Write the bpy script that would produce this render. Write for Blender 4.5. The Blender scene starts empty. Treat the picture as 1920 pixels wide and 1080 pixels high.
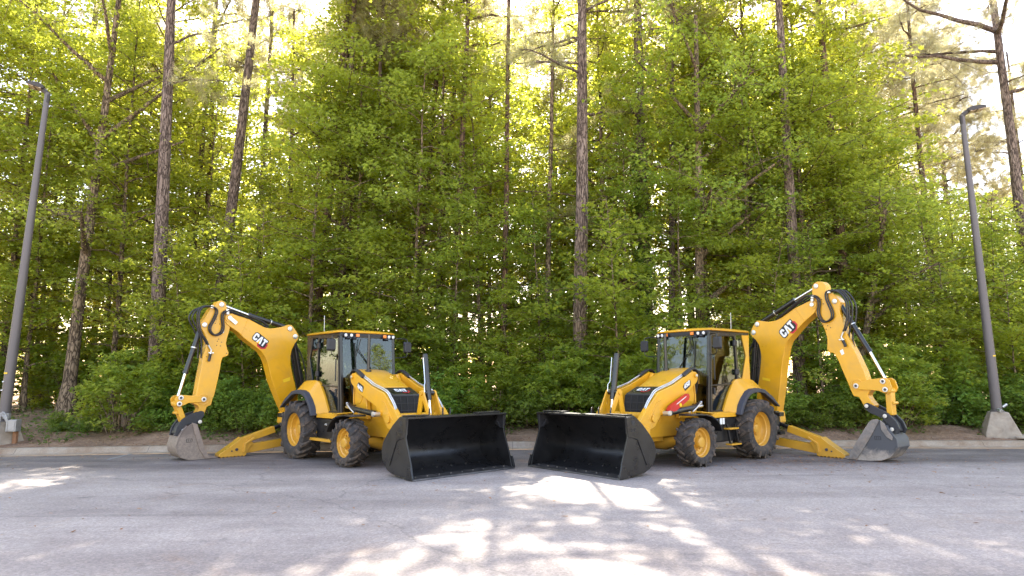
import bpy, bmesh, math, random
import numpy as np
from mathutils import Vector, Matrix

scene = bpy.context.scene
COL = scene.collection
R = math.radians

# ------------------------------------------------------------------ render set-up
scene.render.engine = 'CYCLES'
scene.view_settings.view_transform = 'Standard'
scene.view_settings.look = 'None'
scene.view_settings.exposure = 0
cy = scene.cycles
cy.max_bounces = 7
cy.diffuse_bounces = 2
cy.glossy_bounces = 3
cy.transmission_bounces = 4
cy.transparent_max_bounces = 8
cy.sample_clamp_indirect = 6
cy.caustics_reflective = False
cy.caustics_refractive = False
cy.use_denoising = True
cy.film_exposure = 5.5          # the photograph is exposed for the shade

# ------------------------------------------------------------------ tagging
def tag(o, label=None, cat=None, group=None, kind=None):
    if label: o['label'] = label
    if cat: o['category'] = cat
    if group: o['group'] = group
    if kind: o['kind'] = kind
    return o

def empty(name, loc=(0, 0, 0), rz=0):
    o = bpy.data.objects.new(name, None)
    o.empty_display_size = .3
    COL.objects.link(o)
    o.location = loc
    o.rotation_euler = (0, 0, rz)
    return o

# ------------------------------------------------------------------ materials
def new_mat(name):
    m = bpy.data.materials.new(name)
    m.use_nodes = True
    nt = m.node_tree
    nt.nodes.clear()
    out = nt.nodes.new('ShaderNodeOutputMaterial')
    return m, nt, out

def N(nt, t, **kw):
    n = nt.nodes.new(t)
    for k, v in kw.items():
        if k in n.inputs: n.inputs[k].default_value = v
        else: setattr(n, k, v)
    return n

def rgba(c): return (c[0], c[1], c[2], 1)

def ramp(nt, src, stops):
    r = nt.nodes.new('ShaderNodeValToRGB')
    el = r.color_ramp.elements
    while len(el) < len(stops): el.new(.5)
    for e, (p, c) in zip(el, stops):
        e.position = p
        e.color = rgba(c) if len(c) == 3 else c
    nt.links.new(src, r.inputs['Fac'])
    return r

def noise(nt, scale, detail=4, rough=.55, vec=None, dist=0):
    n = N(nt, 'ShaderNodeTexNoise')
    n.inputs['Scale'].default_value = scale
    n.inputs['Detail'].default_value = detail
    n.inputs['Roughness'].default_value = rough
    n.inputs['Distortion'].default_value = dist
    if vec is not None: nt.links.new(vec, n.inputs['Vector'])
    return n

def objco(nt, scale=None):
    tc = N(nt, 'ShaderNodeTexCoord')
    if scale is None: return tc.outputs['Object']
    mp = N(nt, 'ShaderNodeMapping')
    mp.inputs['Scale'].default_value = scale
    nt.links.new(tc.outputs['Object'], mp.inputs['Vector'])
    return mp.outputs['Vector']

def mixc(nt, fac, a, b, mode='MIX'):
    m = N(nt, 'ShaderNodeMix', data_type='RGBA', blend_type=mode)
    for sock, v in ((m.inputs[0], fac), (m.inputs[6], a), (m.inputs[7], b)):
        if hasattr(v, 'is_linked') or isinstance(v, bpy.types.NodeSocket): nt.links.new(v, sock)
        elif isinstance(v, (int, float)): sock.default_value = v
        else: sock.default_value = rgba(v)
    return m.outputs[2]

def solid(name, col, rough=.5, metal=0, var=.12, scale=6, dirt=None, dirt_amt=.0, coat=0, bump=0, bscale=60, low_dirt_light=0):
    """painted / metal / rubber surface: base colour varied by noise, optional dirt film"""
    m, nt, out = new_mat(name)
    b = N(nt, 'ShaderNodeBsdfPrincipled')
    co = objco(nt)
    n1 = noise(nt, scale, 5, .6, co)
    lo = tuple(c * (1 - var) for c in col); hi = tuple(min(1, c * (1 + var)) for c in col)
    c = ramp(nt, n1.outputs['Fac'], [(.3, lo), (.7, hi)]).outputs['Color']
    if dirt:
        n2 = noise(nt, scale * .7, 8, .7, co, .6)
        f = ramp(nt, n2.outputs['Fac'], [(.45, (0, 0, 0)), (.72, (dirt_amt,) * 3)]).outputs['Color']
        c = mixc(nt, f, c, dirt)
        if low_dirt_light:
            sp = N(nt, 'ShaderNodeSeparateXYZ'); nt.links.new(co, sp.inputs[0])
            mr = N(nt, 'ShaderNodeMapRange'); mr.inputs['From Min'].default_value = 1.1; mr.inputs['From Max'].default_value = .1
            mr.inputs['To Min'].default_value = 0; mr.inputs['To Max'].default_value = low_dirt_light
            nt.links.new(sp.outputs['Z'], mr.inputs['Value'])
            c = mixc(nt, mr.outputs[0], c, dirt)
    nt.links.new(c, b.inputs['Base Color'])
    rr = ramp(nt, n1.outputs['Fac'], [(.3, (max(.03, rough - .07),) * 3), (.7, (min(1, rough + .1),) * 3)])
    nt.links.new(rr.outputs['Color'], b.inputs['Roughness'])
    b.inputs['Metallic'].default_value = metal
    if coat:
        b.inputs['Coat Weight'].default_value = coat
        b.inputs['Coat Roughness'].default_value = .12
    if bump:
        nb = noise(nt, bscale, 6, .65, co)
        bp = N(nt, 'ShaderNodeBump'); bp.inputs['Strength'].default_value = bump; bp.inputs['Distance'].default_value = .02
        nt.links.new(nb.outputs['Fac'], bp.inputs['Height']); nt.links.new(bp.outputs[0], b.inputs['Normal'])
    nt.links.new(b.outputs[0], out.inputs[0])
    return m

MAT = {}
MAT['yellow'] = solid('yellow_paint', (.74, .368, .012), .34, 0, .06, 3, (.36, .22, .09), .30, .3, low_dirt_light=.30)
MAT['black'] = solid('black_paint', (.010, .010, .011), .30, 0, .2, 5, (.08, .066, .055), .18, .2)
MAT['plastic'] = solid('dark_plastic', (.022, .022, .026), .5, 0, .2, 8, (.10, .09, .08), .15)
MAT['flare'] = solid('fender_plastic', (.045, .047, .06), .55, 0, .15, 8, (.12, .10, .09), .2)
MAT['bucketsteel'] = solid('black_bucket_steel', (.011, .011, .012), .30, .0, .4, 4, (.050, .040, .034), .16, bump=.12, bscale=14, low_dirt_light=.03)  # low part lightened to paint in light on the bucket; noise patches are dirt
MAT['rubber'] = solid('tyre_rubber', (.040, .036, .034), .85, 0, .2, 9, (.15, .105, .075), .8, bump=.25, bscale=40)
MAT['lug'] = solid('tyre_lug_rubber', (.044, .038, .034), .85, 0, .2, 12, (.20, .135, .09), 1.0, bump=.3, bscale=40)
MAT['chrome'] = solid('chrome_rod', (.75, .75, .76), .18, 1, .05, 5)
MAT['steel'] = solid('zinc_steel', (.62, .61, .58), .35, .8, .12, 12)
MAT['hose'] = solid('hose_rubber', (.014, .013, .013), .45, 0, .2, 10, (.10, .07, .05), .3)
MAT['red'] = solid('red_paint', (.52, .022, .018), .4, 0, .08, 5)
MAT['white'] = solid('white_decal', (.80, .80, .78), .45, 0, .04, 5)
MAT['blackd'] = solid('black_decal', (.010, .010, .010), .5, 0, .1, 5)
MAT['redd'] = solid('red_decal', (.50, .02, .03), .5, 0, .06, 5)
MAT['yeld'] = solid('yellow_decal', (.85, .55, .02), .5, 0, .06, 5)
MAT['blued'] = solid('blue_decal', (.03, .14, .42), .5, 0, .06, 5)
MAT['grille'] = solid('grille_mesh', (.010, .010, .011), .55, .3, .3, 60)
MAT['seat'] = solid('seat_cloth', (.02, .02, .022), .85, 0, .2, 20)
MAT['interior'] = solid('cab_trim', (.055, .053, .05), .7, 0, .2, 10)
MAT['edge'] = solid('worn_cutting_edge', (.060, .056, .053), .36, .4, .4, 9, (.20, .17, .15), .6, bump=.15, bscale=20)
MAT['lamphead'] = solid('lamp_head_paint', (.055, .047, .043), .6, .1, .1, 6)
MAT['concrete'] = solid('weathered_concrete', (.36, .30, .235), .9, 0, .18, 5, (.17, .115, .075), .6, bump=.35, bscale=30)
MAT['galv'] = solid('galvanised_box', (.34, .33, .32), .5, .5, .12, 12, (.2, .15, .11), .3)
MAT['wood'] = solid('post_wood', (.26, .13, .065), .85, 0, .25, 14, bump=.3)
MAT['pole'] = solid('lamp_pole_paint', (.125, .108, .104), .5, .2, .08, 4, (.2, .16, .14), .2)
MAT['lens'] = solid('lamp_glass', (.45, .33, .22), .25, 0, .1, 12)

def emis_mat(name, col, rough=.15):
    m, nt, out = new_mat(name)
    b = N(nt, 'ShaderNodeBsdfPrincipled')
    n1 = noise(nt, 40, 2, .5, objco(nt))
    c = ramp(nt, n1.outputs['Fac'], [(.3, tuple(x * .85 for x in col)), (.7, col)])
    nt.links.new(c.outputs[0], b.inputs['Base Color'])
    b.inputs['Roughness'].default_value = rough
    b.inputs['Coat Weight'].default_value = .6
    nt.links.new(b.outputs[0], out.inputs[0])
    return m
MAT['headlamp'] = emis_mat('lamp_lens_clear', (.85, .85, .83))
MAT['amber'] = emis_mat('lamp_lens_amber', (.90, .22, .012))
MAT['mirrorb'] = MAT['plastic']

def bucket_mat(name, top, worn, edge_h):
    """digging bucket: paint left high up, soil and bare metal low down"""
    m, nt, out = new_mat(name)
    b = N(nt, 'ShaderNodeBsdfPrincipled')
    co = objco(nt)
    n1 = noise(nt, 5, 8, .7, co, .4)
    n2 = noise(nt, 22, 6, .7, co)
    sp = N(nt, 'ShaderNodeSeparateXYZ'); nt.links.new(co, sp.inputs[0])
    ma = N(nt, 'ShaderNodeMath', operation='MULTIPLY_ADD'); ma.inputs[1].default_value = .55; nt.links.new(n1.outputs['Fac'], ma.inputs[0]); nt.links.new(sp.outputs['Z'], ma.inputs[2])
    f = ramp(nt, ma.outputs[0], [(max(0, edge_h), (1, 1, 1)), (min(1, edge_h + .16), (0, 0, 0))])
    w = ramp(nt, n2.outputs['Fac'], [(.3, tuple(c * .7 for c in worn)), (.7, tuple(c * 1.2 for c in worn))])
    c = mixc(nt, f.outputs[0], top, w.outputs[0])
    nt.links.new(c, b.inputs['Base Color'])
    b.inputs['Roughness'].default_value = .62
    bp = N(nt, 'ShaderNodeBump'); bp.inputs['Strength'].default_value = .25; bp.inputs['Distance'].default_value = .02
    nt.links.new(n2.outputs['Fac'], bp.inputs['Height']); nt.links.new(bp.outputs[0], b.inputs['Normal'])
    nt.links.new(b.outputs[0], out.inputs[0])
    return m
MAT['bucket_tan'] = bucket_mat('muddy_bucket_steel', (.17, .13, .105), (.27, .21, .165), .75)
MAT['bucket_tan_strip'] = solid('muddy_cutter_steel', (.28, .215, .17), .7, .1, .2, 8, (.13, .095, .075), .4, bump=.2)
MAT['bucket_grey'] = bucket_mat('worn_grey_bucket_steel', (.080, .080, .086), (.36, .305, .255), .40)
MAT['bucket_grey_strip'] = solid('worn_cutter_steel', (.24, .215, .195), .55, .3, .3, 9, (.34, .25, .19), .7, bump=.25)

def glass_mat():
    m, nt, out = new_mat('cab_glass')
    tr = N(nt, 'ShaderNodeBsdfTransparent'); tr.inputs[0].default_value = (.46, .52, .50, 1)
    gl = N(nt, 'ShaderNodeBsdfGlossy'); gl.inputs['Roughness'].default_value = .015; gl.inputs[0].default_value = (.9, .95, 1, 1)
    lw = N(nt, 'ShaderNodeLayerWeight'); lw.inputs[0].default_value = .34
    n = noise(nt, 2.5, 2, .5, objco(nt))
    bp = N(nt, 'ShaderNodeBump'); bp.inputs['Strength'].default_value = .03; bp.inputs['Distance'].default_value = .05
    nt.links.new(n.outputs['Fac'], bp.inputs['Height']); nt.links.new(bp.outputs[0], gl.inputs['Normal'])
    mr = N(nt, 'ShaderNodeMapRange'); mr.inputs['To Min'].default_value = .045; mr.inputs['To Max'].default_value = .42
    nt.links.new(lw.outputs['Fresnel'], mr.inputs['Value'])
    mx = N(nt, 'ShaderNodeMixShader')
    nt.links.new(mr.outputs[0], mx.inputs[0]); nt.links.new(tr.outputs[0], mx.inputs[1]); nt.links.new(gl.outputs[0], mx.inputs[2])
    nt.links.new(mx.outputs[0], out.inputs[0])
    return m
MAT['glass'] = glass_mat()

def leaf_mat(name, dark, light, trans, tw=.45, needle=False):
    m, nt, out = new_mat(name)
    geo = N(nt, 'ShaderNodeNewGeometry')
    oi = N(nt, 'ShaderNodeObjectInfo')
    c = ramp(nt, geo.outputs['Random Per Island'], [(0, dark), (1, light)]).outputs[0]
    hs = N(nt, 'ShaderNodeHueSaturation')
    mr = N(nt, 'ShaderNodeMapRange'); mr.inputs['To Min'].default_value = .66; mr.inputs['To Max'].default_value = 1.34
    nt.links.new(oi.outputs['Random'], mr.inputs['Value']); nt.links.new(mr.outputs[0], hs.inputs['Value'])
    mh = N(nt, 'ShaderNodeMapRange'); mh.inputs['To Min'].default_value = .474; mh.inputs['To Max'].default_value = .514
    nt.links.new(oi.outputs['Random'], mh.inputs['Value']); nt.links.new(mh.outputs[0], hs.inputs['Hue'])
    nt.links.new(c, hs.inputs['Color'])
    d = N(nt, 'ShaderNodeBsdfDiffuse'); nt.links.new(hs.outputs[0], d.inputs[0])
    t = N(nt, 'ShaderNodeBsdfTranslucent')
    tc = ramp(nt, geo.outputs['Random Per Island'], [(0, tuple(x * .7 for x in trans)), (1, trans)])
    nt.links.new(tc.outputs[0], t.inputs[0])
    mx = N(nt, 'ShaderNodeMixShader'); mx.inputs[0].default_value = tw
    nt.links.new(d.outputs[0], mx.inputs[1]); nt.links.new(t.outputs[0], mx.inputs[2])
    g = N(nt, 'ShaderNodeBsdfGlossy'); g.inputs['Roughness'].default_value = .38; g.inputs[0].default_value = (.8, .85, .9, 1)
    lw = N(nt, 'ShaderNodeLayerWeight'); lw.inputs[0].default_value = .25
    mm = N(nt, 'ShaderNodeMath', operation='MULTIPLY'); mm.inputs[1].default_value = .28; nt.links.new(lw.outputs['Fresnel'], mm.inputs[0])
    m2 = N(nt, 'ShaderNodeMixShader')
    nt.links.new(mm.outputs[0], m2.inputs[0]); nt.links.new(mx.outputs[0], m2.inputs[1]); nt.links.new(g.outputs[0], m2.inputs[2])
    nt.links.new(m2.outputs[0], out.inputs[0])
    return m
MAT['leaf'] = leaf_mat('broad_leaf', (.034, .074, .015), (.165, .255, .045), (.96, .98, .10), .62)
MAT['leaf2'] = leaf_mat('maple_leaf', (.034, .074, .019), (.155, .248, .055), (.90, .97, .11), .60)
MAT['shrubleaf'] = leaf_mat('shrub_leaf', (.085, .145, .028), (.185, .275, .055), (.66, .80, .08), .42)
MAT['needle'] = leaf_mat('pine_needle', (.15, .155, .055), (.32, .29, .14), (.90, .82, .42), .5)
MAT['ivy'] = leaf_mat('ivy_leaf', (.055, .105, .025), (.12, .20, .05), (.40, .55, .07), .4)
MAT['litter'] = leaf_mat('fallen_straw', (.20, .10, .045), (.52, .30, .14), (.3, .15, .05), .15)

def bark_mat(name, dark, light, zs=.18, scale=9):
    m, nt, out = new_mat(name)
    b = N(nt, 'ShaderNodeBsdfPrincipled')
    co = objco(nt, (1, 1, zs))
    v = N(nt, 'ShaderNodeTexVoronoi', feature='DISTANCE_TO_EDGE'); v.inputs['Scale'].default_value = scale * 1.6
    n0 = noise(nt, scale, 4, .6, co, 0)
    mixv = N(nt, 'ShaderNodeVectorMath', operation='ADD'); sc = N(nt, 'ShaderNodeVectorMath', operation='SCALE'); sc.inputs['Scale'].default_value = .22
    nt.links.new(n0.outputs['Color'], sc.inputs[0]); nt.links.new(co, mixv.inputs[0]); nt.links.new(sc.outputs[0], mixv.inputs[1])
    nt.links.new(mixv.outputs[0], v.inputs['Vector'])
    n1 = noise(nt, 3.5, 6, .65, co)
    r1 = ramp(nt, v.outputs['Distance'], [(.0, tuple(c * .45 for c in dark)), (.22, (1, 1, 1))])
    r2 = ramp(nt, n1.outputs['Fac'], [(.3, dark), (.68, light)])
    c = mixc(nt, 1.0, r2.outputs[0], r1.outputs[0], 'MULTIPLY')
    nt.links.new(c, b.inputs['Base Color']); b.inputs['Roughness'].default_value = .95
    bp = N(nt, 'ShaderNodeBump'); bp.inputs['Strength'].default_value = .9; bp.inputs['Distance'].default_value = .05
    nt.links.new(v.outputs['Distance'], bp.inputs['Height']); nt.links.new(bp.outputs[0], b.inputs['Normal'])
    nt.links.new(b.outputs[0], out.inputs[0])
    return m
MAT['pinebark'] = bark_mat('pine_bark', (.17, .115, .085), (.36, .27, .215))
MAT['pinebark_red'] = bark_mat('reddish_pine_bark', (.15, .088, .058), (.30, .19, .13))
MAT['bark'] = bark_mat('hardwood_bark', (.18, .125, .078), (.36, .265, .175), .3, 7)

def asphalt_mat():
    m, nt, out = new_mat('old_asphalt')
    b = N(nt, 'ShaderNodeBsdfPrincipled')
    co = objco(nt)
    fine = noise(nt, 85, 3, .7, co)
    agg = N(nt, 'ShaderNodeTexVoronoi'); agg.inputs['Scale'].default_value = 42; nt.links.new(co, agg.inputs['Vector'])
    mid = noise(nt, 1.1, 7, .62, co, .3)
    str_ = noise(nt, 1.0, 6, .6, objco(nt, (.10, .85, 1)), .2)
    c = ramp(nt, mid.outputs['Fac'], [(.3, (.310, .262, .232)), (.7, (.400, .347, .306))]).outputs[0]
    s = ramp(nt, str_.outputs['Fac'], [(.33, (.80, .79, .80)), (.58, (1.06, 1.06, 1.06))]).outputs[0]
    c = mixc(nt, 1.0, c, s, 'MULTIPLY')
    # darker, newer strip of parking bay along the gutter
    sp = N(nt, 'ShaderNodeSeparateXYZ'); nt.links.new(co, sp.inputs[0])
    wob = noise(nt, .5, 5, .6, co)
    # distance behind the seam line (seam runs with the kerb)
    a1 = N(nt, 'ShaderNodeMath', operation='MULTIPLY_ADD'); a1.inputs[1].default_value = -.02; nt.links.new(sp.outputs['X'], a1.inputs[0]); nt.links.new(sp.outputs['Y'], a1.inputs[2])
    a2 = N(nt, 'ShaderNodeMath', operation='MULTIPLY_ADD'); a2.inputs[1].default_value = .9; nt.links.new(wob.outputs['Fac'], a2.inputs[0]); nt.links.new(a1.outputs[0], a2.inputs[2])
    mr = N(nt, 'ShaderNodeMapRange'); mr.inputs['From Min'].default_value = 13.2; mr.inputs['From Max'].default_value = 14.6
    nt.links.new(a2.outputs[0], mr.inputs['Value'])
    n5 = noise(nt, 1.3, 7, .7, objco(nt, (.35, 1, 1)), .5)
    st = ramp(nt, n5.outputs['Fac'], [(.32, (.30, .29, .30)), (.66, (.66, .64, .64))]).outputs[0]
    cd = mixc(nt, 1.0, c, st, 'MULTIPLY')
    c = mixc(nt, mr.outputs[0], c, cd)
    # rust-brown straw dust
    n6 = noise(nt, .55, 8, .72, co, .8)
    f6 = ramp(nt, n6.outputs['Fac'], [(.57, (0, 0, 0)), (.76, (.55,) * 3)]).outputs[0]
    c = mixc(nt, f6, c, (.34, .20, .11))
    # drips of oil and old tyre scuffs
    n7 = noise(nt, 1.9, 3, .5, co, .2)
    f7 = ramp(nt, n7.outputs['Fac'], [(.66, (0, 0, 0)), (.74, (.38,) * 3)]).outputs[0]
    c = mixc(nt, f7, c, (.085, .075, .07))
    n8 = noise(nt, 2.2, 4, .6, objco(nt, (.06, 1.6, 1)), .1)
    f8 = ramp(nt, n8.outputs['Fac'], [(.60, (0, 0, 0)), (.70, (.30,) * 3)]).outputs[0]
    c = mixc(nt, f8, c, (.10, .09, .085))
    # cracks
    wv = noise(nt, 1.6, 5, .6, co)
    sc = N(nt, 'ShaderNodeVectorMath', operation='SCALE'); sc.inputs['Scale'].default_value = .7; nt.links.new(wv.outputs['Color'], sc.inputs[0])
    ad = N(nt, 'ShaderNodeVectorMath', operation='ADD'); nt.links.new(co, ad.inputs[0]); nt.links.new(sc.outputs[0], ad.inputs[1])
    ck = N(nt, 'ShaderNodeTexVoronoi', feature='DISTANCE_TO_EDGE'); ck.inputs['Scale'].default_value = .13; nt.links.new(ad.outputs[0], ck.inputs['Vector'])
    fk = ramp(nt, ck.outputs['Distance'], [(.0, (.34,) * 3), (.0035, (0, 0, 0))]).outputs[0]
    c = mixc(nt, fk, c, (.05, .045, .04))
    # aggregate speckle
    sp2 = ramp(nt, agg.outputs['Color'], [(.0, (.70, .70, .70)), (.55, (1, 1, 1)), (1, (1.35, 1.34, 1.32))]).outputs[0]
    c = mixc(nt, .8, c, sp2, 'MULTIPLY')
    f2 = ramp(nt, fine.outputs['Fac'], [(.3, (.72,) * 3), (.7, (1.2,) * 3)]).outputs[0]
    c = mixc(nt, .7, c, f2, 'MULTIPLY')
    nt.links.new(c, b.inputs['Base Color']); b.inputs['Roughness'].default_value = .82
    bp = N(nt, 'ShaderNodeBump'); bp.inputs['Strength'].default_value = .55; bp.inputs['Distance'].default_value = .012
    nt.links.new(fine.outputs['Fac'], bp.inputs['Height']); nt.links.new(bp.outputs[0], b.inputs['Normal'])
    nt.links.new(b.outputs[0], out.inputs[0])
    return m
MAT['asphalt'] = asphalt_mat()

def kerb_mat():
    m, nt, out = new_mat('kerb_concrete')
    b = N(nt, 'ShaderNodeBsdfPrincipled')
    co = objco(nt)
    n1 = noise(nt, 1.4, 8, .7, co, .4); n2 = noise(nt, 45, 4, .7, co)
    c = ramp(nt, n1.outputs['Fac'], [(.25, (.20, .125, .075)), (.45, (.28, .205, .14)), (.62, (.35, .285, .215)), (.8, (.42, .36, .29))]).outputs[0]
    f = ramp(nt, n2.outputs['Fac'], [(.3, (.8,) * 3), (.7, (1.12,) * 3)]).outputs[0]
    c = mixc(nt, 1.0, c, f, 'MULTIPLY')
    sp = N(nt, 'ShaderNodeSeparateXYZ'); nt.links.new(co, sp.inputs[0])
    md = N(nt, 'ShaderNodeMath', operation='PINGPONG'); md.inputs[1].default_value = 1.52; nt.links.new(sp.outputs['X'], md.inputs[0])
    j = ramp(nt, md.outputs[0], [(.0, (.8,) * 3), (.012, (0, 0, 0))]).outputs[0]
    c = mixc(nt, j, c, (.07, .05, .035))
    nt.links.new(c, b.inputs['Base Color']); b.inputs['Roughness'].default_value = .9
    bp = N(nt, 'ShaderNodeBump'); bp.inputs['Strength'].default_value = .4; bp.inputs['Distance'].default_value = .015
    nt.links.new(n2.outputs['Fac'], bp.inputs['Height']); nt.links.new(bp.outputs[0], b.inputs['Normal'])
    nt.links.new(b.outputs[0], out.inputs[0])
    return m
MAT['kerb'] = kerb_mat()

def floor_mat():
    m, nt, out = new_mat('woodland_soil')
    b = N(nt, 'ShaderNodeBsdfPrincipled')
    co = objco(nt)
    n1 = noise(nt, .9, 8, .7, co, .5); n2 = noise(nt, 14, 7, .75, co, .5); n3 = noise(nt, 60, 4, .7, co)
    c = ramp(nt, n1.outputs['Fac'], [(.3, (.17, .10, .062)), (.52, (.30, .185, .115)), (.75, (.42, .285, .185))]).outputs[0]
    f = ramp(nt, n2.outputs['Fac'], [(.3, (.5,) * 3), (.7, (1.45,) * 3)]).outputs[0]
    c = mixc(nt, .9, c, f, 'MULTIPLY')
    nt.links.new(c, b.inputs['Base Color']); b.inputs['Roughness'].default_value = .95
    bp = N(nt, 'ShaderNodeBump'); bp.inputs['Strength'].default_value = .8; bp.inputs['Distance'].default_value = .05
    nt.links.new(n2.outputs['Fac'], bp.inputs['Height']); nt.links.new(bp.outputs[0], b.inputs['Normal'])
    nt.links.new(b.outputs[0], out.inputs[0])
    return m
MAT['soil'] = floor_mat()
MAT['line'] = solid('worn_line_paint', (.26, .25, .245), .8, 0, .1, 5, (.15, .145, .145), 1.0)

# ------------------------------------------------------------------ mesh builder
def catmull(pts, n=6, closed=False):
    P = [Vector(p) for p in pts]
    out = []
    L = len(P)
    for i in range(L - 1):
        a = P[max(0, i - 1)]; b = P[i]; c = P[i + 1]; d = P[min(L - 1, i + 2)]
        for k in range(n):
            t = k / n
            out.append(.5 * ((2 * b) + (c - a) * t + (2 * a - 5 * b + 4 * c - d) * t * t + (3 * b - a - 3 * c + d) * t ** 3))
    out.append(P[-1])
    return out

class MB:
    def __init__(s): s.bm = bmesh.new(); s.mi = 0
    def face(s, vs):
        try:
            f = s.bm.faces.new(vs); f.material_index = s.mi; return f
        except ValueError: return None
    def v(s, p): return s.bm.verts.new(p)
    def loft(s, loops, cap=True, closed=True):
        rings = [[s.v(p) for p in L] for L in loops]
        n = len(rings[0])
        for A, B in zip(rings, rings[1:]):
            for i in range(n if closed else n - 1):
                j = (i + 1) % n
                s.face([A[i], A[j], B[j], B[i]])
        if cap and closed:
            s.face(rings[0][::-1]); s.face(rings[-1])
        return s
    def prism(s, poly, axis, a, b):
        f = {'x': lambda p, q, t: (t, p, q), 'y': lambda p, q, t: (p, t, q), 'z': lambda p, q, t: (p, q, t)}[axis]
        return s.loft([[f(p, q, a) for p, q in poly], [f(p, q, b) for p, q in poly]])
    def prism3(s, poly, O, eu, ev, en, t):
        O, eu, ev, en = Vector(O), Vector(eu), Vector(ev), Vector(en)
        return s.loft([[O + eu * p + ev * q for p, q in poly], [O + eu * p + ev * q + en * t for p, q in poly]])
    def box(s, c, d, rot=None):
        M = Matrix.Identity(3) if rot is None else rot
        c = Vector(c); hx, hy, hz = d[0] / 2, d[1] / 2, d[2] / 2
        P = [c + M @ Vector((x, y, z)) for z in (-hz, hz) for x, y in ((-hx, -hy), (hx, -hy), (hx, hy), (-hx, hy))]
        return s.loft([P[:4], P[4:]])
    def bar(s, p0, p1, w, t, up=(0, 1, 0)):
        """rectangular bar from p0 to p1; t along 'up', w across"""
        p0, p1, up = Vector(p0), Vector(p1), Vector(up)
        d = (p1 - p0).normalized(); sd = d.cross(up).normalized(); u = sd.cross(d).normalized()
        q = lambda p: [p + sd * (w / 2) + u * (t / 2), p - sd * (w / 2) + u * (t / 2), p - sd * (w / 2) - u * (t / 2), p + sd * (w / 2) - u * (t / 2)]
        return s.loft([q(p0), q(p1)])
    def tube(s, pts, r, n=10, cap=True):
        P = [Vector(p) for p in pts]
        rr = r if isinstance(r, (list, tuple)) else [r] * len(P)
        loops = []
        d0 = (P[1] - P[0]).normalized()
        ref = Vector((0, 0, 1)) if abs(d0.z) < .9 else Vector((1, 0, 0))
        nrm = d0.cross(ref).normalized()
        for i, p in enumerate(P):
            d = (P[min(i + 1, len(P) - 1)] - P[max(0, i - 1)]).normalized()
            nrm = (nrm - d * nrm.dot(d)).normalized()
            bn = d.cross(nrm)
            loops.append([p + (nrm * math.cos(2 * math.pi * k / n) + bn * math.sin(2 * math.pi * k / n)) * rr[i] for k in range(n)])
        return s.loft(loops, cap)
    def cyl(s, p0, p1, r, n=16, r1=None):
        return s.tube([p0, p1], [r, r if r1 is None else r1], n)
    def lathe(s, prof, O, axis, n=40, closed=False):
        """prof: list of (radius, along)"""
        O, ax = Vector(O), Vector(axis).normalized()
        ref = Vector((0, 0, 1)) if abs(ax.z) < .9 else Vector((1, 0, 0))
        a = ax.cross(ref).normalized(); b = ax.cross(a)
        loops = [[O + ax * t + (a * math.cos(2 * math.pi * k / n) + b * math.sin(2 * math.pi * k / n)) * max(r, 1e-4) for k in range(n)] for r, t in prof]
        return s.loft(loops, cap=not closed)
    def build(s, name, mats, parent=None, bevel=0, smooth=35, sg=1, loc=None, label=None, seg=2):
        bm = s.bm
        if sg < 0:
            for v in bm.verts: v.co.y = -v.co.y
        bmesh.ops.recalc_face_normals(bm, faces=bm.faces[:])
        me = bpy.data.meshes.new(name)
        bm.to_mesh(me); bm.free()
        for m in (mats if isinstance(mats, (list, tuple)) else [mats]): me.materials.append(MAT[m] if isinstance(m, str) else m)
        if smooth:
            me.polygons.foreach_set('use_smooth', [True] * len(me.polygons))
            me.set_sharp_from_angle(angle=R(smooth))
        o = bpy.data.objects.new(name, me)
        COL.objects.link(o)
        if parent: o.parent = parent
        if loc: o.location = loc
        if bevel:
            b = o.modifiers.new('bevel', 'BEVEL'); b.width = bevel; b.segments = seg; b.limit_method = 'ANGLE'; b.angle_limit = R(38)
            b.harden_normals = True
        if label: o['label'] = label
        return o
# ------------------------------------------------------------------ lettering (block letters drawn as polygons)
GLYPH = {
 'C': ([[(0, .2), (.2, 0), (.8, 0), (1, .2), (1, .40), (.66, .40), (.66, .27), (.36, .27), (.36, .73), (.66, .73), (.66, .60), (1, .60), (1, .8), (.8, 1), (.2, 1), (0, .8)]], 1.0),
 'A': ([[(0, 0), (.36, 1), (.76, 1), (1.12, 0), (.76, 0), (.56, .66), (.36, 0)]], 1.02),
 'T': ([[(0, 1), (1, 1), (1, .74), (.68, .74), (.68, 0), (.32, 0), (.32, .74), (0, .74)]], 1.0),
 '4': ([[(.42, 0), (.42, .2), (0, .2), (0, .42), (.34, 1), (.72, 1), (.72, .42), (.86, .42), (.86, .2), (.72, .2), (.72, 0)]], .86),
 '5': ([[(0, 0), (0, .22), (.5, .22), (.5, .40), (0, .40), (0, 1), (.8, 1), (.8, .78), (.3, .78), (.3, .62), (.66, .62), (.8, .5), (.8, .14), (.66, 0)]], .8),
 '0': ([[(0, .15), (.15, 0), (.42, 0), (.42, .22), (.30, .22), (.30, .78), (.42, .78), (.42, 1), (.15, 1), (0, .85)],
        [(.42, 0), (.69, 0), (.84, .15), (.84, .85), (.69, 1), (.42, 1), (.42, .78), (.54, .78), (.54, .22), (.42, .22)]], .84),
}
def letters(mb, text, O, eu, ev, en, lift, gap=.07):
    """eu spans the whole word, ev the cap height"""
    tot = sum(GLYPH[c][1] for c in text) + gap * (len(text) - 1)
    O, eu, ev, en = Vector(O), Vector(eu), Vector(ev), Vector(en).normalized()
    x = 0
    for c in text:
        polys, w = GLYPH[c]
        for p in polys:
            mb.prism3([((x + q[0]) / tot, q[1]) for q in p], O + en * lift, eu, ev, en, .003)
        x += w + gap

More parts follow.
